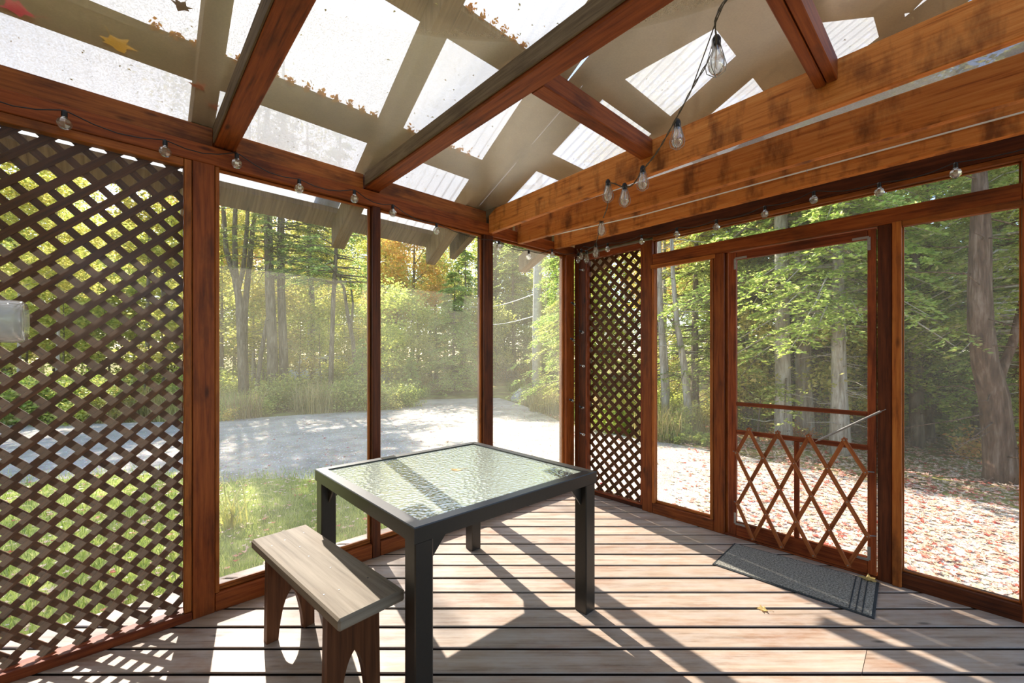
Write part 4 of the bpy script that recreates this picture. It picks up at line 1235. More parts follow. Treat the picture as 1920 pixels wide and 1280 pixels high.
# white line along the last joist
wc = root('white_cord', P(.3, 1.3, 2.30), 'thin white cord stretched along the joist above the screen door', 'cord')
m = MB(); m.tube([P(.385, 0.02, 2.315), P(.305, .86, 2.306), P(.297, 1.8, 2.306), P(.297, 3.4, 2.300)], .0042, 6); m.build('line', M['white_cord'], wc)
m = MB(); m.tube([P(.286, 1.9, 2.315), P(.302, 1.9, 2.306), P(.286, 1.9, 2.297)], .002, 5); m.build('staple', M['steel'], wc)

# ------------------------------------------------------------------ glass lamp on the house wall
ls = root('wall_lamp', P(3.655, 1.30, 1.325), 'clear glass jar lamp sticking out at the far left edge', 'lamp')
c = P(0, 1.30, 1.325)
def LU(u): return P(u, 1.30, 1.325)
m = MB()
m.lathe(LU(3.25), EL, [(0, .010), (.024, .007), (.034, .001), (.0385, .006), (.040, .018), (.0395, .03), (.039, .16), (.036, .165), (.036, .03), (.034, .016), (.02, .014), (0, .014)], 24)
m.build('jar', M['frosted'], ls, smooth=True)
m = MB(); m.lathe(LU(3.40), EL, [(0, 0), (.042, 0), (.042, .03), (.030, .05), (.014, .06), (.014, .20), (.05, .21), (.05, .2515), (0, .2515)], 20); m.build('mount', M['black_rubber'], ls)
m = MB(); m.lathe(LU(3.33), EL, [(0, 0), (.012, .006), (.016, .03), (.010, .06), (.010, .08), (0, .08)], 12); m.build('bulb', M['bulb_glass'], ls)

# ------------------------------------------------------------------ plants
def tubes_np(branches, n=6):
    m = MB()
    for pts, rad in branches: m.tube(pts, rad, n)
    return m
def conifer_foliage(seed, h, r, z0, nb, nsp, ml, leaf, droop=0.35, up=0.25, wid=0.2, dens_top=1.0):
    R = np.random.default_rng(seed)
    zb = z0 + (h - z0) * R.random(nb) ** 1.15 * .985
    az = R.uniform(0, 2 * np.pi, nb)
    Lb = (r * np.clip(1 - (zb - z0) / (h - z0), 0.02, 1) ** .8 + .12) * R.uniform(.6, 1.12, nb)
    bi = np.repeat(np.arange(nb), nsp)
    t = R.random(nb * nsp) ** .75 * .92 + .08
    d = np.stack([np.cos(az), np.sin(az), 0 * az], 1)[bi]; sd = np.stack([-np.sin(az), np.cos(az), 0 * az], 1)[bi]
    L = Lb[bi]; z = zb[bi]
    base = d * (L * t)[:, None]; base[:, 2] += z + up * L * t - droop * L * t * t
    sgn = R.choice([-1, 1], nb * nsp)
    sl = (.30 * L * (1.05 - .75 * t) + .07) * R.uniform(.6, 1.2, nb * nsp)
    sdv = d * R.uniform(.35, .9, (nb * nsp, 1)) + sd * (sgn * R.uniform(.5, 1.0, nb * nsp))[:, None]
    sdv[:, 2] += R.uniform(-.35, .12, nb * nsp)
    sdv /= np.linalg.norm(sdv, axis=1)[:, None]
    si = np.repeat(np.arange(nb * nsp), ml); q = R.random(len(si))
    sp = base[si] + sdv[si] * (sl[si] * q)[:, None]; sp[:, 2] -= .25 * sl[si] * q * q
    nrm = np.cross(sdv[si], np.array([0, 0, 1.0])); nrm /= np.linalg.norm(nrm, axis=1)[:, None] + 1e-6
    s2 = R.choice([-1, 1], len(si))
    ld = sdv[si] * R.uniform(.5, 1, (len(si), 1)) + nrm * (s2 * R.uniform(.3, 1, len(si)))[:, None] + R.normal(0, .22, (len(si), 3))
    ld /= np.linalg.norm(ld, axis=1)[:, None]
    le_ = leaf * R.uniform(.6, 1.3, len(si))
    wv = np.cross(ld, R.normal(0, .5, (len(si), 3)) + np.array([0, 0, 1.0])); wv /= np.linalg.norm(wv, axis=1)[:, None] + 1e-6
    V = np.stack([sp, sp + ld * (le_ * .55)[:, None] + wv * (le_ * wid)[:, None], sp + ld * le_[:, None], sp + ld * (le_ * .55)[:, None] - wv * (le_ * wid)[:, None]], 1)
    br = []
    for k in range(nb):
        dd = np.array([math.cos(az[k]), math.sin(az[k]), 0])
        pts = [dd * (Lb[k] * tt) + np.array([0, 0, zb[k] + up * Lb[k] * tt - droop * Lb[k] * tt * tt]) for tt in (0, .5, 1)]
        br.append((pts, [.008 + .012 * Lb[k], .006 + .006 * Lb[k], .003]))
    return V.reshape(-1, 3), np.arange(len(V) * 4).reshape(-1, 4), br
def leaf_cloud(seed, centres, n, spread, leaf, flat=.5):
    R = np.random.default_rng(seed); C = np.asarray(centres, float)
    i = R.integers(0, len(C), n)
    p = C[i] + R.normal(0, 1, (n, 3)) * np.array([spread, spread, spread * .6])
    d1 = R.normal(0, 1, (n, 3)); d1[:, 2] *= flat; d1 /= np.linalg.norm(d1, axis=1)[:, None]
    d2 = np.cross(d1, R.normal(0, .6, (n, 3)) + np.array([0, 0, 1.0])); d2 /= np.linalg.norm(d2, axis=1)[:, None]
    s = leaf * R.uniform(.6, 1.25, n)[:, None]
    V = np.stack([p - d1 * s, p + d2 * s * .55, p + d1 * s, p - d2 * s * .55], 1)
    return V.reshape(-1, 3), np.arange(4 * n).reshape(-1, 4)
def skeleton(seed, h, spread, fork=.35, nmain=7, r0=.12, lean=(0, 0)):
    R = np.random.default_rng(seed); br = []; tips = []
    def tr(t): return np.array([lean[0] * t + .06 * math.sin(3 * t + seed), lean[1] * t + .05 * math.sin(2.3 * t + seed * 2), h * t])
    ts = np.linspace(0, 1, 9)
    br.append(([tr(t) for t in ts], [r0 * (1.25 if t == 0 else 1 - .88 * t) for t in ts]))
    for k in range(nmain):
        t0 = fork + (1 - fork) * (k + R.uniform(0, .8)) / nmain * .97
        a = R.uniform(0, 2 * np.pi) + k * 2.4; L = spread * R.uniform(.6, 1.1) * (1.15 - .65 * t0)
        d = np.array([math.cos(a), math.sin(a), R.uniform(.5, 1.1)]); d /= np.linalg.norm(d)
        p = tr(t0); q = [p, p + d * L * .5 + R.normal(0, .05, 3), p + d * L + np.array([0, 0, .1 * L])]
        rr = r0 * (1 - .85 * t0) * .55
        br.append((q, [rr, rr * .6, rr * .2])); tips += [q[1] * .4 + q[2] * .6, q[2]]
        for s in range(4):
            b = a + R.uniform(-1.2, 1.2); d2 = np.array([math.cos(b), math.sin(b), R.uniform(.0, .8)]); tt = R.uniform(.3, .9)
            p2 = q[0] + (q[2] - q[0]) * tt; e2 = p2 + d2 * L * R.uniform(.3, .6)
            br.append(([p2, (p2 + e2) / 2 + R.normal(0, .03, 3), e2], [rr * .35, rr * .22, .004])); tips += [e2, (p2 + e2) / 2]
    tips.append(tr(1.0))
    return br, tips
KIND = {}
def make_kind(key, trunk_mb, fol, bark_m, leaf_m):
    tm = trunk_mb.mesh(key + '_trunk', M[bark_m], (0, 0, 0), True) if trunk_mb else None
    fm = raw_mesh(key + '_foliage', fol[0], fol[1], 4, M[leaf_m]) if fol is not None else None
    KIND[key] = (tm, fm)
def conifer_kind(key, seed, h, r, z0, nb, nsp, ml, leaf, r0, bark_m, leaf_m, **kw):
    V, Q, br = conifer_foliage(seed, h, r, z0, nb, nsp, ml, leaf, **kw)
    R = np.random.default_rng(seed + 99)
    tk = [([np.array([.03 * math.sin(t * 4 + seed), .03 * math.cos(t * 3), h * t]) for t in np.linspace(0, 1, 8)], [r0 * (1.25 if t == 0 else 1 - .93 * t) for t in np.linspace(0, 1, 8)])]
    dead = []
    for k in range(int(18 * z0)):                      # bare dead twigs below the crown
        a = R.uniform(0, 6.28); z = R.uniform(.25, 1) * z0; L = R.uniform(.25, .9)
        dd = np.array([math.cos(a), math.sin(a), R.uniform(-.25, .1)])
        p = np.array([0, 0, z]); dead.append(([p, p + dd * L * .5 + R.normal(0, .03, 3), p + dd * L + R.normal(0, .06, 3)], [.010, .007, .003]))
    make_kind(key, tubes_np(tk + br + dead, 6), (V, Q), bark_m, leaf_m)
conifer_kind('fir', 1, 8.0, 1.7, 0.7, 120, 22, 10, .11, .12, 'bark', 'fir')
conifer_kind('tall_fir', 2, 11.0, 2.0, 3.2, 110, 24, 10, .13, .18, 'bark', 'fir_dark')
conifer_kind('young_hemlock', 3, 4.2, 1.15, 0.25, 110, 24, 12, .075, .06, 'bark', 'fir_bright', droop=.5)
conifer_kind('hemlock', 4, 7.5, 2.1, 0.9, 95, 30, 14, .07, .11, 'bark', 'fir_bright', droop=.55)
conifer_kind('near_fir', 5, 8.5, 2.2, 1.3, 95, 30, 14, .075, .14, 'bark', 'fir', droop=.45)
conifer_kind('cedar', 6, 9.0, 2.2, 2.4, 120, 30, 14, .09, .16, 'bark_pale', 'fir_bright', droop=.6)
def broad_kind(key, seed, h, spread, nl, leaf, lsp, bark_m, leaf_m, r0=.12, fork=.35, nmain=8, lean=(0, 0)):
    br, tips = skeleton(seed, h, spread, fork, nmain, r0, lean)
    make_kind(key, tubes_np(br, 6), leaf_cloud(seed, tips, nl, lsp, leaf), bark_m, leaf_m)
broad_kind('maple_gold', 11, 9.0, 2.6, 12000, .075, .42, 'bark', 'leaf_gold', .13, .3, 10)
broad_kind('maple_green', 12, 9.5, 2.4, 12000, .075, .45, 'bark', 'leaf_green', .14, .35, 10)
broad_kind('birch', 13, 9.0, 1.8, 8000, .065, .42, 'bark_pale', 'leaf_yellow', .07, .4, 9)
broad_kind('slim_maple', 14, 8.0, 1.6, 5500, .07, .40, 'bark', 'leaf_yellow', .10, .5, 8, (.25, .1))
broad_kind('sapling', 15, 3.2, 1.0, 3200, .055, .26, 'bark', 'leaf_yellow', .03, .15, 8)
def bush_kind(key, seed, h, w, nl, leaf, leaf_m, nst=14):
    R = np.random.default_rng(seed); br, tips = [], []
    for k in range(nst):
        a = R.uniform(0, 6.28); rr = w * math.sqrt(R.random()); hh = h * R.uniform(.45, 1) * (1 - .35 * rr / w)
        e = np.array([math.cos(a) * rr, math.sin(a) * rr, hh]); br.append(([e * [.25, .25, 0], e * [.6, .6, .55], e], [.007, .005, .002]))
        tips += [e, e * [.8, .8, .75], e * [.6, .6, .5], e * [.9, .9, .3]]
    make_kind(key, tubes_np(br, 5), leaf_cloud(seed, tips, nl, h * .14, leaf), 'bark', leaf_m)
bush_kind('green_bush', 21, 1.1, .8, 3400, .045, 'leaf_green')
bush_kind('yellow_bush', 22, .9, .75, 3000, .042, 'leaf_yellow')
bush_kind('gold_bush', 23, .8, .7, 2200, .04, 'leaf_gold')
bush_kind('leafy_clump', 24, .42, .45, 500, .075, 'leaf_green', 16)
def weeds_kind(key, seed, n, rad, hmin, hmax, mat, wd=.006, lean=.55):
    global RNG
    old = RNG; RNG = np.random.default_rng(seed)
    def pts(k):
        a = RNG.uniform(0, 6.28, k); r = rad * np.sqrt(RNG.random(k)); return r * np.cos(a), r * np.sin(a), np.zeros(k)
    V, T = blades(n, pts, hmin, hmax, wd, lean)
    RNG = old
    KIND[key] = (None, raw_mesh(key + '_blades', V, T, 3, M[mat]))
weeds_kind('dry_weeds', 31, 420, .55, .35, .95, 'weeds', .007)
weeds_kind('tall_grass', 32, 420, .5, .3, .7, 'grass', .006, .8)
NOUN = {'fir': 'fir_tree', 'tall_fir': 'fir_tree', 'young_hemlock': 'hemlock_tree', 'hemlock': 'hemlock_tree', 'near_fir': 'fir_tree', 'cedar': 'cedar_tree',
        'maple_gold': 'maple_tree', 'maple_green': 'maple_tree', 'birch': 'birch_tree', 'slim_maple': 'maple_tree', 'sapling': 'sapling',
        'green_bush': 'bush', 'yellow_bush': 'bush', 'gold_bush': 'bush', 'leafy_clump': 'leafy_plant', 'dry_weeds': 'weed_clump', 'tall_grass': 'grass_clump'}
CAT = {'bush': 'bush', 'leafy_plant': 'plant', 'weed_clump': 'weeds', 'grass_clump': 'grass', 'sapling': 'tree'}
def plant(key, x, y, s=1.0, label=None, group=None, rot=None, sz=None, tilt=(0, 0), z=None):
    nm = NOUN[key]
    o = root(nm, (x, y, gh(x, y) - .02 if z is None else z), label, CAT.get(nm, 'tree'), group)
    o.rotation_euler = (tilt[0], tilt[1], random.uniform(0, 6.28) if rot is None else rot)
    o.scale = (s, s, s if sz is None else sz)
    tm, fm = KIND[key]
    if tm:
        t = bpy.data.objects.new('trunk' if nm.endswith('tree') or nm == 'sapling' else 'stems', tm); COL.objects.link(t); t.parent = o
    if fm:
        f = bpy.data.objects.new('foliage' if tm else 'blades', fm); COL.objects.link(f); f.parent = o; f['kind'] = 'stuff'
    return o
def plant_px(key, px, Y, **kw): return plant(key, at(px, Y), Y, **kw)

# --- trees that can be told apart
def stem_tree(name, px, Y, pts, rad, label, mat='bark', cat='tree', twigs=0, seed=0, extra=()):
    """bare trunk modelled along measured points (pixel x, pixel y)"""
    b = np.array([at(px, Y), Y, gh(at(px, Y), Y)])
    o = root(name, b, label, cat)
    P3 = [np.array([at(x, Y), Y, CAM_H + (HORIZON - yy) / F_PX * Y]) for x, yy in pts]
    P3[0][2] = b[2] - .05
    m = MB(); m.tube(P3, rad, 9)
    R = np.random.default_rng(seed)
    for k in range(twigs):
        i = R.integers(1, len(P3)); t = R.random(); p = P3[i - 1] * (1 - t) + P3[i] * t
        a = R.uniform(0, 6.28); L = R.uniform(.3, 1.3); d = np.array([math.cos(a), math.sin(a) * .6, R.uniform(-.3, .25)])
        m.tube([p, p + d * L * .5 + R.normal(0, .04, 3), p + d * L + R.normal(0, .08, 3)], [.012, .008, .003], 5)
    m.build('trunk', M[mat], o, smooth=True)
    for (q, rr) in extra:
        m = MB(); m.tube([np.array([at(x, Y), Y, CAM_H + (HORIZON - yy) / F_PX * Y]) for x, yy in q], rr, 8); m.build('limb', M[mat], o, smooth=True)
    return o, P3
def crown(o, centres, n, spread, leaf, mat, seed):
    V, Q = leaf_cloud(seed, centres, n, spread, leaf)
    V = V - LOC[o.name]
    raw_obj('foliage', raw_mesh('foliage', V, Q, 4, M[mat]), o, kind='stuff')
def fir_crown(o, p, h, r, z0, nb, nsp, ml, leaf, mat, seed, **kw):
    V, Q, br = conifer_foliage(seed, h, r, z0, nb, nsp, ml, leaf, **kw)
    raw_obj('foliage', raw_mesh('foliage', V + (np.asarray(p) - LOC[o.name]), Q, 4, M[mat]), o, kind='stuff')
    m = MB()
    for pts, rad in br: m.tube([q + np.asarray(p) for q in pts], rad, 5)
    m.build('branches', M['bark'], o, kind='stuff')

o, q = stem_tree('maple_tree', 457, 13.5, [(457, 745), (452, 640), (448, 560), (440, 520), (424, 470), (418, 380), (412, 300), (405, 150)], [.15, .12, .11, .09, .075, .06, .045, .02], 'forked grey maple trunk at the left of the first screen bay', twigs=14, seed=1,
                 extra=[([(447, 560), (441, 500), (440, 430), (444, 330), (450, 200)], [.085, .08, .07, .05, .02]), ([(446, 545), (456, 505), (463, 430), (466, 340), (470, 200)], [.075, .07, .06, .05, .02])])
crown(o, [q[-1] + RNG.normal(0, 1, 3) * [1.4, 1.0, 1.6] + [0.3, 0, -1.5] for _ in range(40)], 3200, .4, .07, 'leaf_yellow', 41)
o, q = stem_tree('maple_tree', 460, 14.2, [(460, 745), (458, 640), (459, 580), (466, 510), (474, 430), (480, 360), (486, 200)], [.12, .10, .095, .085, .07, .06, .02], 'slender curved maple trunk just right of the forked maple', twigs=12, seed=2)
crown(o, [q[-1] + RNG.normal(0, 1, 3) * [1.2, 1.0, 1.6] + [0, 0, -1.0] for _ in range(30)], 2400, .4, .07, 'leaf_yellow', 42)
o, q = stem_tree('fir_tree', 511, 13.0, [(513, 750), (510, 640), (506, 540), (503, 440), (502, 300), (500, 100)], [.17, .145, .135, .12, .09, .03], 'thick dark fir trunk at the centre of the first screen bay', twigs=30, seed=3)
fir_crown(o, np.array([at(505, 13.0), 13.0, 0]), 9.6, 2.2, 3.6, 80, 20, 10, .085, 'fir', 51)
o, q = stem_tree('fir_tree', 534, 13.4, [(534, 750), (531, 640), (527, 540), (526, 440), (530, 300), (532, 100)], [.15, .125, .115, .105, .08, .03], 'second dark fir trunk standing close against the thick one', twigs=26, seed=4)
fir_crown(o, np.array([at(530, 13.4), 13.4, 0]), 9.8, 2.1, 4.0, 70, 20, 10, .085, 'fir_dark', 52)
stem_tree('dead_tree', 480, 13.2, [(478, 740), (490, 660), (503, 590), (512, 520), (540, 470)], [.07, .065, .055, .045, .02], 'thin dead trunk leaning right onto the fir pair', twigs=8, seed=5)
o, q = stem_tree('fir_tree', 587, 16.0, [(586, 730), (586, 640), (585, 560), (580, 470), (578, 380), (576, 200)], [.115, .10, .095, .085, .06, .03], 'straight grey fir trunk between the fir pair and the slim fir', twigs=24, seed=6)
fir_crown(o, np.array([at(580, 16.0), 16.0, 0]), 9.5, 1.9, 4.2, 60, 18, 9, .09, 'fir', 53)
o, q = stem_tree('fir_tree', 620, 12.6, [(619, 757), (622, 660), (625, 560), (630, 470), (633, 400), (640, 200)], [.085, .07, .065, .055, .045, .02], 'slim pale fir trunk right of centre in the first screen bay', twigs=26, seed=7)
fir_crown(o, np.array([at(632, 12.6), 12.6, 0]), 8.6, 1.7, 3.4, 60, 18, 9, .085, 'fir', 54)
stem_tree('maple_tree', 668, 14.0, [(672, 690), (662, 640), (652, 590), (645, 540), (630, 500)], [.07, .07, .06, .045, .02], 'dark young maple trunk leaning left beside the second post', twigs=8, seed=8, extra=[([(658, 620), (662, 570), (656, 520)], [.04, .035, .02])])
# right side
stem_tree('maple_tree', 1247, 8.8, [(1248, 812), (1247, 740), (1242, 660), (1238, 580), (1236, 480), (1238, 330)], [.085, .075, .065, .06, .05, .03], 'pale double trunk seen at the left of the small tall window', 'bark_pale', twigs=16, seed=9, extra=[([(1249, 800), (1252, 730), (1248, 660), (1241, 600)], [.05, .045, .04, .03])])
stem_tree('maple_tree', 1290, 8.6, [(1294, 815), (1288, 740), (1282, 680), (1270, 610), (1262, 520), (1258, 400)], [.09, .075, .07, .055, .045, .03], 'pale leaning trunk in the middle of the small tall window', 'bark_pale', twigs=18, seed=10)
o, q = stem_tree('cedar_tree', 1468, 7.4, [(1469, 850), (1468, 740), (1467, 640), (1466, 540), (1464, 420), (1462, 200)], [.15, .125, .118, .11, .10, .06], 'straight pale cedar trunk left of centre behind the screen door', 'bark_pale', twigs=10, seed=11)
fir_crown(o, np.array([at(1466, 7.4), 7.4, 0]), 8.2, 2.2, 2.4, 70, 28, 13, .075, 'fir_bright', 55, droop=.6)
o, q = stem_tree('cedar_tree', 1508, 7.6, [(1510, 850), (1508, 740), (1505, 640), (1503, 540), (1502, 420), (1500, 200)], [.16, .13, .122, .115, .10, .06], 'pale cedar trunk standing right of the straight one behind the door', 'bark_pale', twigs=10, seed=12)
fir_crown(o, np.array([at(1505, 7.6), 7.6, 0]), 8.4, 2.2, 2.6, 60, 28, 13, .075, 'fir_bright', 56, droop=.5)
stem_tree('fir_tree', 1526, 8.4, [(1527, 835), (1526, 740), (1524, 640), (1522, 540), (1521, 380)], [.10, .09, .085, .08, .05], 'thin dark trunk half behind the two cedar trunks', 'bark', twigs=14, seed=13)
stem_tree('cedar_tree', 1866, 5.2, [(1880, 960), (1876, 880), (1870, 810), (1862, 740), (1846, 680), (1838, 610), (1836, 540), (1838, 440), (1836, 300)], [.20, .16, .145, .14, .125, .12, .11, .10, .06], 'crooked shaggy red cedar trunk behind the right hand screen', 'bark_red', twigs=26, seed=14, extra=[([(1862, 740), (1880, 690), (1900, 640), (1915, 560)], [.06, .05, .045, .02])])
stem_tree('fir_tree', 1718, 7.2, [(1720, 885), (1718, 800), (1717, 700), (1716, 600), (1714, 450)], [.11, .10, .095, .09, .06], 'dark trunk in the shade right of the door post', 'bark', twigs=30, seed=15)
# middle and far
plant_px('maple_gold', 775, 21, s=1.0, label='golden orange maple in the middle screen bay', rot=.4)
plant_px('maple_gold', 722, 24, s=1.05, label='golden maple beside the second post, above the car', rot=2.2)
plant_px('young_hemlock', 852, 17.5, s=1.25, label='pale green hemlock left of the third post at the drive', rot=1.0)
plant_px('hemlock', 872, 21, s=.95, label='tall light hemlock directly left of the third post', rot=.2)
plant_px('young_hemlock', 772, 15.6, s=.42, label='small blue green fir seedling beside the parked car', rot=.3)
plant_px('young_hemlock', 680, 12.6, s=.52, label='small dark young fir left of the second post', rot=1.3)
plant_px('fir', 806, 24, s=1.0, label='dark fir behind the golden maple', rot=.7)
plant_px('hemlock', 1052, 11.5, s=.72, label='bright hemlock by the corner post in the narrow bay', rot=2.0)
plant_px('hemlock', 1105, 10.2, s=.8, label='bright hemlock filling the view behind the right lattice', rot=.9)
G_ = 'woods behind the drive'
for px, Y, k, s in ((930, 26, 'tall_fir', 1.1), (962, 23, 'fir', 1.15), (985, 30, 'tall_fir', 1.2), (905, 29, 'maple_green', 1.1)):
    plant_px(k, px, Y, s=s, label='dense dark tree behind the narrow bay at the far bend of the drive', group='trees at the far bend')
# --- rows of woods, too dense to single out
DESC = {'fir': 'green fir', 'tall_fir': 'tall dark fir', 'young_hemlock': 'young bright hemlock', 'hemlock': 'bright feathery hemlock', 'near_fir': 'broad green fir', 'cedar': 'pale trunked cedar',
        'maple_gold': 'golden maple', 'maple_green': 'green maple', 'birch': 'pale trunked birch', 'slim_maple': 'slim yellow green maple', 'sapling': 'yellow green sapling',
        'green_bush': 'green bush', 'yellow_bush': 'yellow green bush', 'gold_bush': 'golden bush', 'leafy_clump': 'broad leaved plant', 'dry_weeds': 'dry weed clump', 'tall_grass': 'tall grass clump'}
BAYS = ((0, 345, 'behind the left lattice'), (345, 700, 'in the wide bay'), (700, 910, 'in the middle bay'), (910, 1075, 'in the narrow bay'),
        (1075, 1221, 'behind the right lattice'), (1221, 1350, 'in the small window'), (1350, 1660, 'behind the screen door'), (1660, 1960, 'in the right hand screen'))
def named(key, x, y, place):
    px = min(1959, max(0, 960 + F_PX * x / max(y, .1)))
    a, b, bay_ = next(q for q in BAYS if px < q[1])
    third = ('at left', 'in the centre', 'at right')[min(2, int(3 * (px - a) / (b - a)))]
    t = '%s %s, %s %s' % (DESC[key], place, third, bay_)
    t = t.replace('in the centre in ', 'at centre in ')
    return t, t
def woods(r0, r1, a0, a1, n, kinds, place, smin=.85, smax=1.2, hmax=99):
    """scatter over a ring sector; angles in degrees from straight ahead, right positive"""
    for k in range(n):
        a = math.radians(a0 + (a1 - a0) * (k + random.uniform(.15, .85)) / n); r = random.uniform(r0, r1)
        x, y = r * math.sin(a), r * math.cos(a)
        if in_poly(np.array([x]), np.array([y]), DRIVE)[0]: continue
        key = random.choice(kinds); s = random.uniform(smin, smax)
        # keep the sun clear of the porch
        dx, dy = x + 0.5, y - 2.5; along = dx * SUN_H[0] + dy * SUN_H[1]; side = abs(-dx * SUN_H[1] + dy * SUN_H[0])
        if along > 2 and side < 3.6:
            s = min(s, along * .70 / 10.0)
        l_, g_ = named(key, x, y, place)
        plant(key, x, y, s, l_, g_)
airy = ['slim_maple', 'birch', 'maple_gold', 'fir', 'slim_maple', 'maple_green', 'birch']
woods(34, 40, -52, 14, 22, ['fir', 'maple_green', 'maple_gold', 'tall_fir', 'birch'], 'in the far wood', 1.1, 1.35)
woods(28, 36, -52, 14, 34, ['sapling'], 'under the far wood', 1.3, 2.2)
woods(24, 29, -52, 14, 17, airy, 'in the middle wood', .85, 1.1)
woods(20, 26, -52, -14, 22, ['sapling'], 'under the middle wood', 1.0, 1.7)
woods(17, 21, -52, -21, 8, ['slim_maple', 'birch', 'slim_maple'], 'just across the drive', .8, 1.0)
woods(22, 30, 14, 51, 11, ['fir', 'tall_fir', 'hemlock', 'maple_green', 'maple_gold'], 'deep in the wood', 1.0, 1.3)
woods(14, 20, 13, 51, 10, ['fir', 'near_fir', 'hemlock', 'slim_maple', 'birch', 'maple_gold'], 'inside the wood', .9, 1.2)
woods(9.6, 12.5, 19, 51, 8, ['hemlock', 'near_fir', 'hemlock', 'birch'], 'at the wood edge', .85, 1.1)
for px, Y, k, s_ in ((1305, 9.6, 'hemlock', .95), (1400, 9.2, 'near_fir', .9), (1600, 8.6, 'hemlock', .9), (1740, 7.6, 'hemlock', .75), (1840, 7.0, 'near_fir', .75), (1930, 6.3, 'hemlock', .8)):
    l_, g_ = named(k, at(px, Y), Y, 'nearest the porch')
    plant_px(k, px, Y, s=s_, label=l_, group=g_)
# understorey
def scatter(n, xr, yr, kinds, label, smin, smax, cond):
    k = 0; t = 0
    while k < n and t < n * 40:
        t += 1
        x, y = random.uniform(*xr), random.uniform(*yr)
        if in_poly(np.array([x]), np.array([y]), DRIVE)[0] or not cond(x, y) or abs(x / y) > 1.26: continue
        key = random.choice(kinds); l_, g_ = named(key, x, y, label); plant(key, x, y, random.uniform(smin, smax), l_, g_); k += 1
edge = lambda x: np.interp(x, [-16, -7.2, -4.1, -3.1, -3.0], [8.6, 10.0, 12.0, 15.2, 19])
scatter(60, (-15, -3.4), (8.8, 16), ['green_bush', 'dry_weeds', 'yellow_bush', 'tall_grass', 'dry_weeds', 'green_bush'], 'on the bank across the drive', .65, 1.15, lambda x, y: 0.25 < y - edge(x) < 2.2)
scatter(46, (-18, -3.5), (12, 26), ['yellow_bush', 'green_bush', 'sapling', 'yellow_bush'], 'under trees across the drive', .9, 1.5, lambda x, y: y - edge(x) > 2.4)
scatter(34, (-4, 3), (20, 30), ['green_bush', 'yellow_bush', 'sapling', 'gold_bush'], 'at the far bend', .9, 1.5, lambda x, y: True)
scatter(26, (0.2, 3.6), (7.6, 19), ['dry_weeds', 'tall_grass', 'yellow_bush', 'dry_weeds'], 'along the drive edge', .5, .9, lambda x, y: .1 < (x - np.interp(y, [6.9, 7.9, 9.7, 13.2, 15.9, 18.5], [3.3, 2.3, 1.2, .35, -.6, -1.3])) < 1.8)
scatter(60, (3.0, 13), (4.5, 14), ['yellow_bush', 'green_bush', 'tall_grass', 'sapling', 'leafy_clump', 'gold_bush'], 'under the evergreens', .55, 1.0, lambda x, y: x * .75 + y * .66 > 8.4)
for px, Y in ((1240, 7.9), (1256, 7.7), (1272, 7.6), (1290, 7.75), (1312, 7.5), (1330, 7.4)):
    plant_px('leafy_clump', px, Y, s=.55, label='low broad leaved plant at the gravel edge in the small window', group='broad leaved plants at the gravel edge')
for px, Y, s, k in ((735, 12.5, .70, 'yellow_bush'), (764, 13.0, .75, 'green_bush'), (705, 12.4, .75, 'green_bush'), (660, 11.9, .9, 'green_bush')):
    plant_px(k, px, Y, s=s, label={735: 'yellow green bush at the bend just right of the second post', 764: 'green bush at the very tip of the bend in the middle bay', 705: 'green bush at the bend hidden behind the second post', 660: 'green bush at the drive edge left of the second post'}[px])
for px, Y, s, k in ((560, 14.6, 1.1, 'sapling'), (598, 14.8, 1.0, 'sapling'), (636, 14.9, .95, 'green_bush'), (612, 14.2, 1.2, 'yellow_bush'), (655, 15.0, .8, 'sapling')):
    plant_px(k, px, Y, s=s, label={560: 'yellow green sapling right of the fir pair', 598: 'yellow green sapling beside the straight grey fir trunk', 636: 'green bush right of the slim pale fir', 612: 'yellow green bush left of the slim pale fir', 655: 'yellow green sapling in front of the parked car'}[px])
plant_px('cedar', 1950, 5.7, s=.74, label='overhanging cedar boughs at the far right edge of view', rot=1.1)
plant_px('cedar', 1575, 6.7, s=.78, label='bright cedar boughs hanging behind the top of the screen door', rot=2.3)
plant_px('gold_bush', 418, 10.15, s=.55, label='small yellow bush at the drive edge by the left post')
# grass clump by the bay
b = np.array([at(436, 3.75), 3.75, GZ + .03])
gc = root('grass_clump', b, 'arching clump of long green grass outside the first screen bay', 'grass')
m = MB(); R = np.random.default_rng(5)
for k in range(46):
    a = R.uniform(0, 6.28); L = R.uniform(.35, .75); d = np.array([math.cos(a), math.sin(a), 0]); o_ = b + np.array([R.normal(0, .05), R.normal(0, .05), 0])
    s = np.cross(d, EZ) * .008
    vs, fs = [], []
    for q in range(7):
        t = q / 6; p = o_ + d * (L * .75 * t ** 1.5) + EZ * (L * (1.15 * t - .75 * t * t * t)); w = s * (1 - t * .92)
        vs += [p - w, p + w]
        if q: fs.append([2 * q - 2, 2 * q - 1, 2 * q + 1, 2 * q])
    m.add(vs, fs)
m.build('blades', M['leaf_yellow'], gc, kind='stuff')

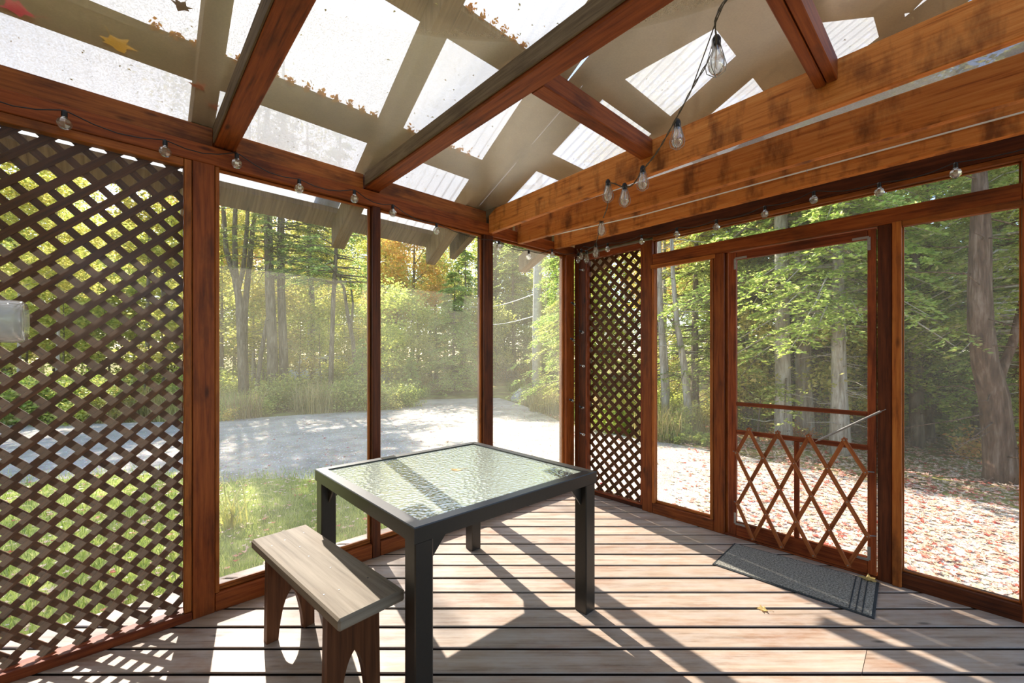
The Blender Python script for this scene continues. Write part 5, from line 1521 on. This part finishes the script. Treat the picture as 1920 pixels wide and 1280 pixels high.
# ------------------------------------------------------------------ pole, cables, boulder, car
pl = root('utility_pole', (at(1006, 13.2), 13.2, gh(at(1006, 13.2), 13.2)), 'pale grey utility pole at the edge of the drive', 'pole')
m = MB(); b = LOC[pl.name]; m.tube([b, b + [0.02, 0, 3], b + [0.08, 0, 7.6]], [.15, .14, .115], 14); m.build('shaft', M['pole'], pl, smooth=True)
m = MB(); m.beam(b + [-.7, 0, 6.9], b + [.85, 0, 6.9], .09, .11); m.build('crossarm', M['pole'], pl)
for k, (dz, px2, y2, Y2) in enumerate(((3.55, 880, 575, 19.0), (2.85, 880, 605, 19.0))):
    a = b + np.array([.03, -.15, dz]); e_ = np.array([at(px2, Y2), Y2, CAM_H + (HORIZON - y2) / F_PX * Y2])
    cb = root('cable', a, ('upper' if k == 0 else 'lower') + ' pale cable running left from the utility pole', 'cable')
    m = MB(); m.tube([a + (e_ - a) * t - EZ * .18 * math.sin(math.pi * t) for t in np.linspace(0, 1, 9)], .016, 5); m.build('wire', M['white_cord'], cb)
bx, by = at(985, 14.6), 14.6
bo = root('boulder', (bx, by, gh(bx, by)), 'pale boulder beside the drive left of the pole', 'rock')
m = MB(); R = np.random.default_rng(3)
m.lathe((bx, by, gh(bx, by) - .05), EZ, [(.42, 0), (.46, .15), (.40, .34), (.24, .45), (0, .48)], 11)
m.v = [tuple(np.array(p) + R.normal(0, .035, 3)) for p in m.v]; m.build('stone', M['rock'], bo, smooth=True)

cx_, cy_ = at(652, 17.2), 17.2
car = root('parked_car', (cx_, cy_, gh(cx_, cy_)), 'grey car parked half hidden behind the bushes at the bend', 'car')
ca = math.radians(-14)
CX = np.array([math.cos(ca), math.sin(ca), 0]); CY = np.array([-math.sin(ca), math.cos(ca), 0]); CO = LOC[car.name]
body = [(-2.1, .32), (2.1, .30), (2.22, .48), (2.16, .72), (1.95, .86), (.95, .98), (-2.0, .98), (-2.2, .85), (-2.22, .45)]
m = MB(); m.prism(body, CX, EZ, np.cross(CX, EZ), CO, -.86, .86); m.build('body', M['car'], car)
cab = [(-1.9, .981), (1.05, .981), (.30, 1.46), (-.2, 1.52), (-1.3, 1.50), (-1.75, 1.36)]
m = MB(); m.prism(cab, CX, EZ, np.cross(CX, EZ), CO, -.74, .74); m.build('cabin', M['car'], car)
win = [(-1.7, 1.03), (.86, 1.03), (.26, 1.40), (-1.25, 1.43), (-1.58, 1.32)]
m = MB(); m.prism(win, CX, EZ, np.cross(CX, EZ), CO, -.748, -.741); m.prism(win, CX, EZ, np.cross(CX, EZ), CO, .741, .748); m.build('side_window', M['car_glass'], car)
m = MB(); a1, a2 = CO + CX * .98 + EZ * 1.03, CO + CX * .36 + EZ * 1.43
nw = np.cross(CY, a2 - a1); nw /= np.linalg.norm(nw); nw = nw if nw[2] > 0 else -nw
m.quad(a1 - CY * .66 + nw * .006, a1 + CY * .66 + nw * .006, a2 + CY * .60 + nw * .006, a2 - CY * .60 + nw * .006); m.build('windscreen', M['car_glass'], car)
for sx in (1.35, -1.35):
    for sy in (-.80, .80):
        m = MB(); c = CO + CX * sx + CY * sy + EZ * .32
        m.lathe(c - CY * .10, CY, [(0, 0), (.20, 0), (.31, .02), (.32, .10), (.31, .18), (.20, .20), (0, .20)], 16); m.build('wheel', M['tyre'], car)
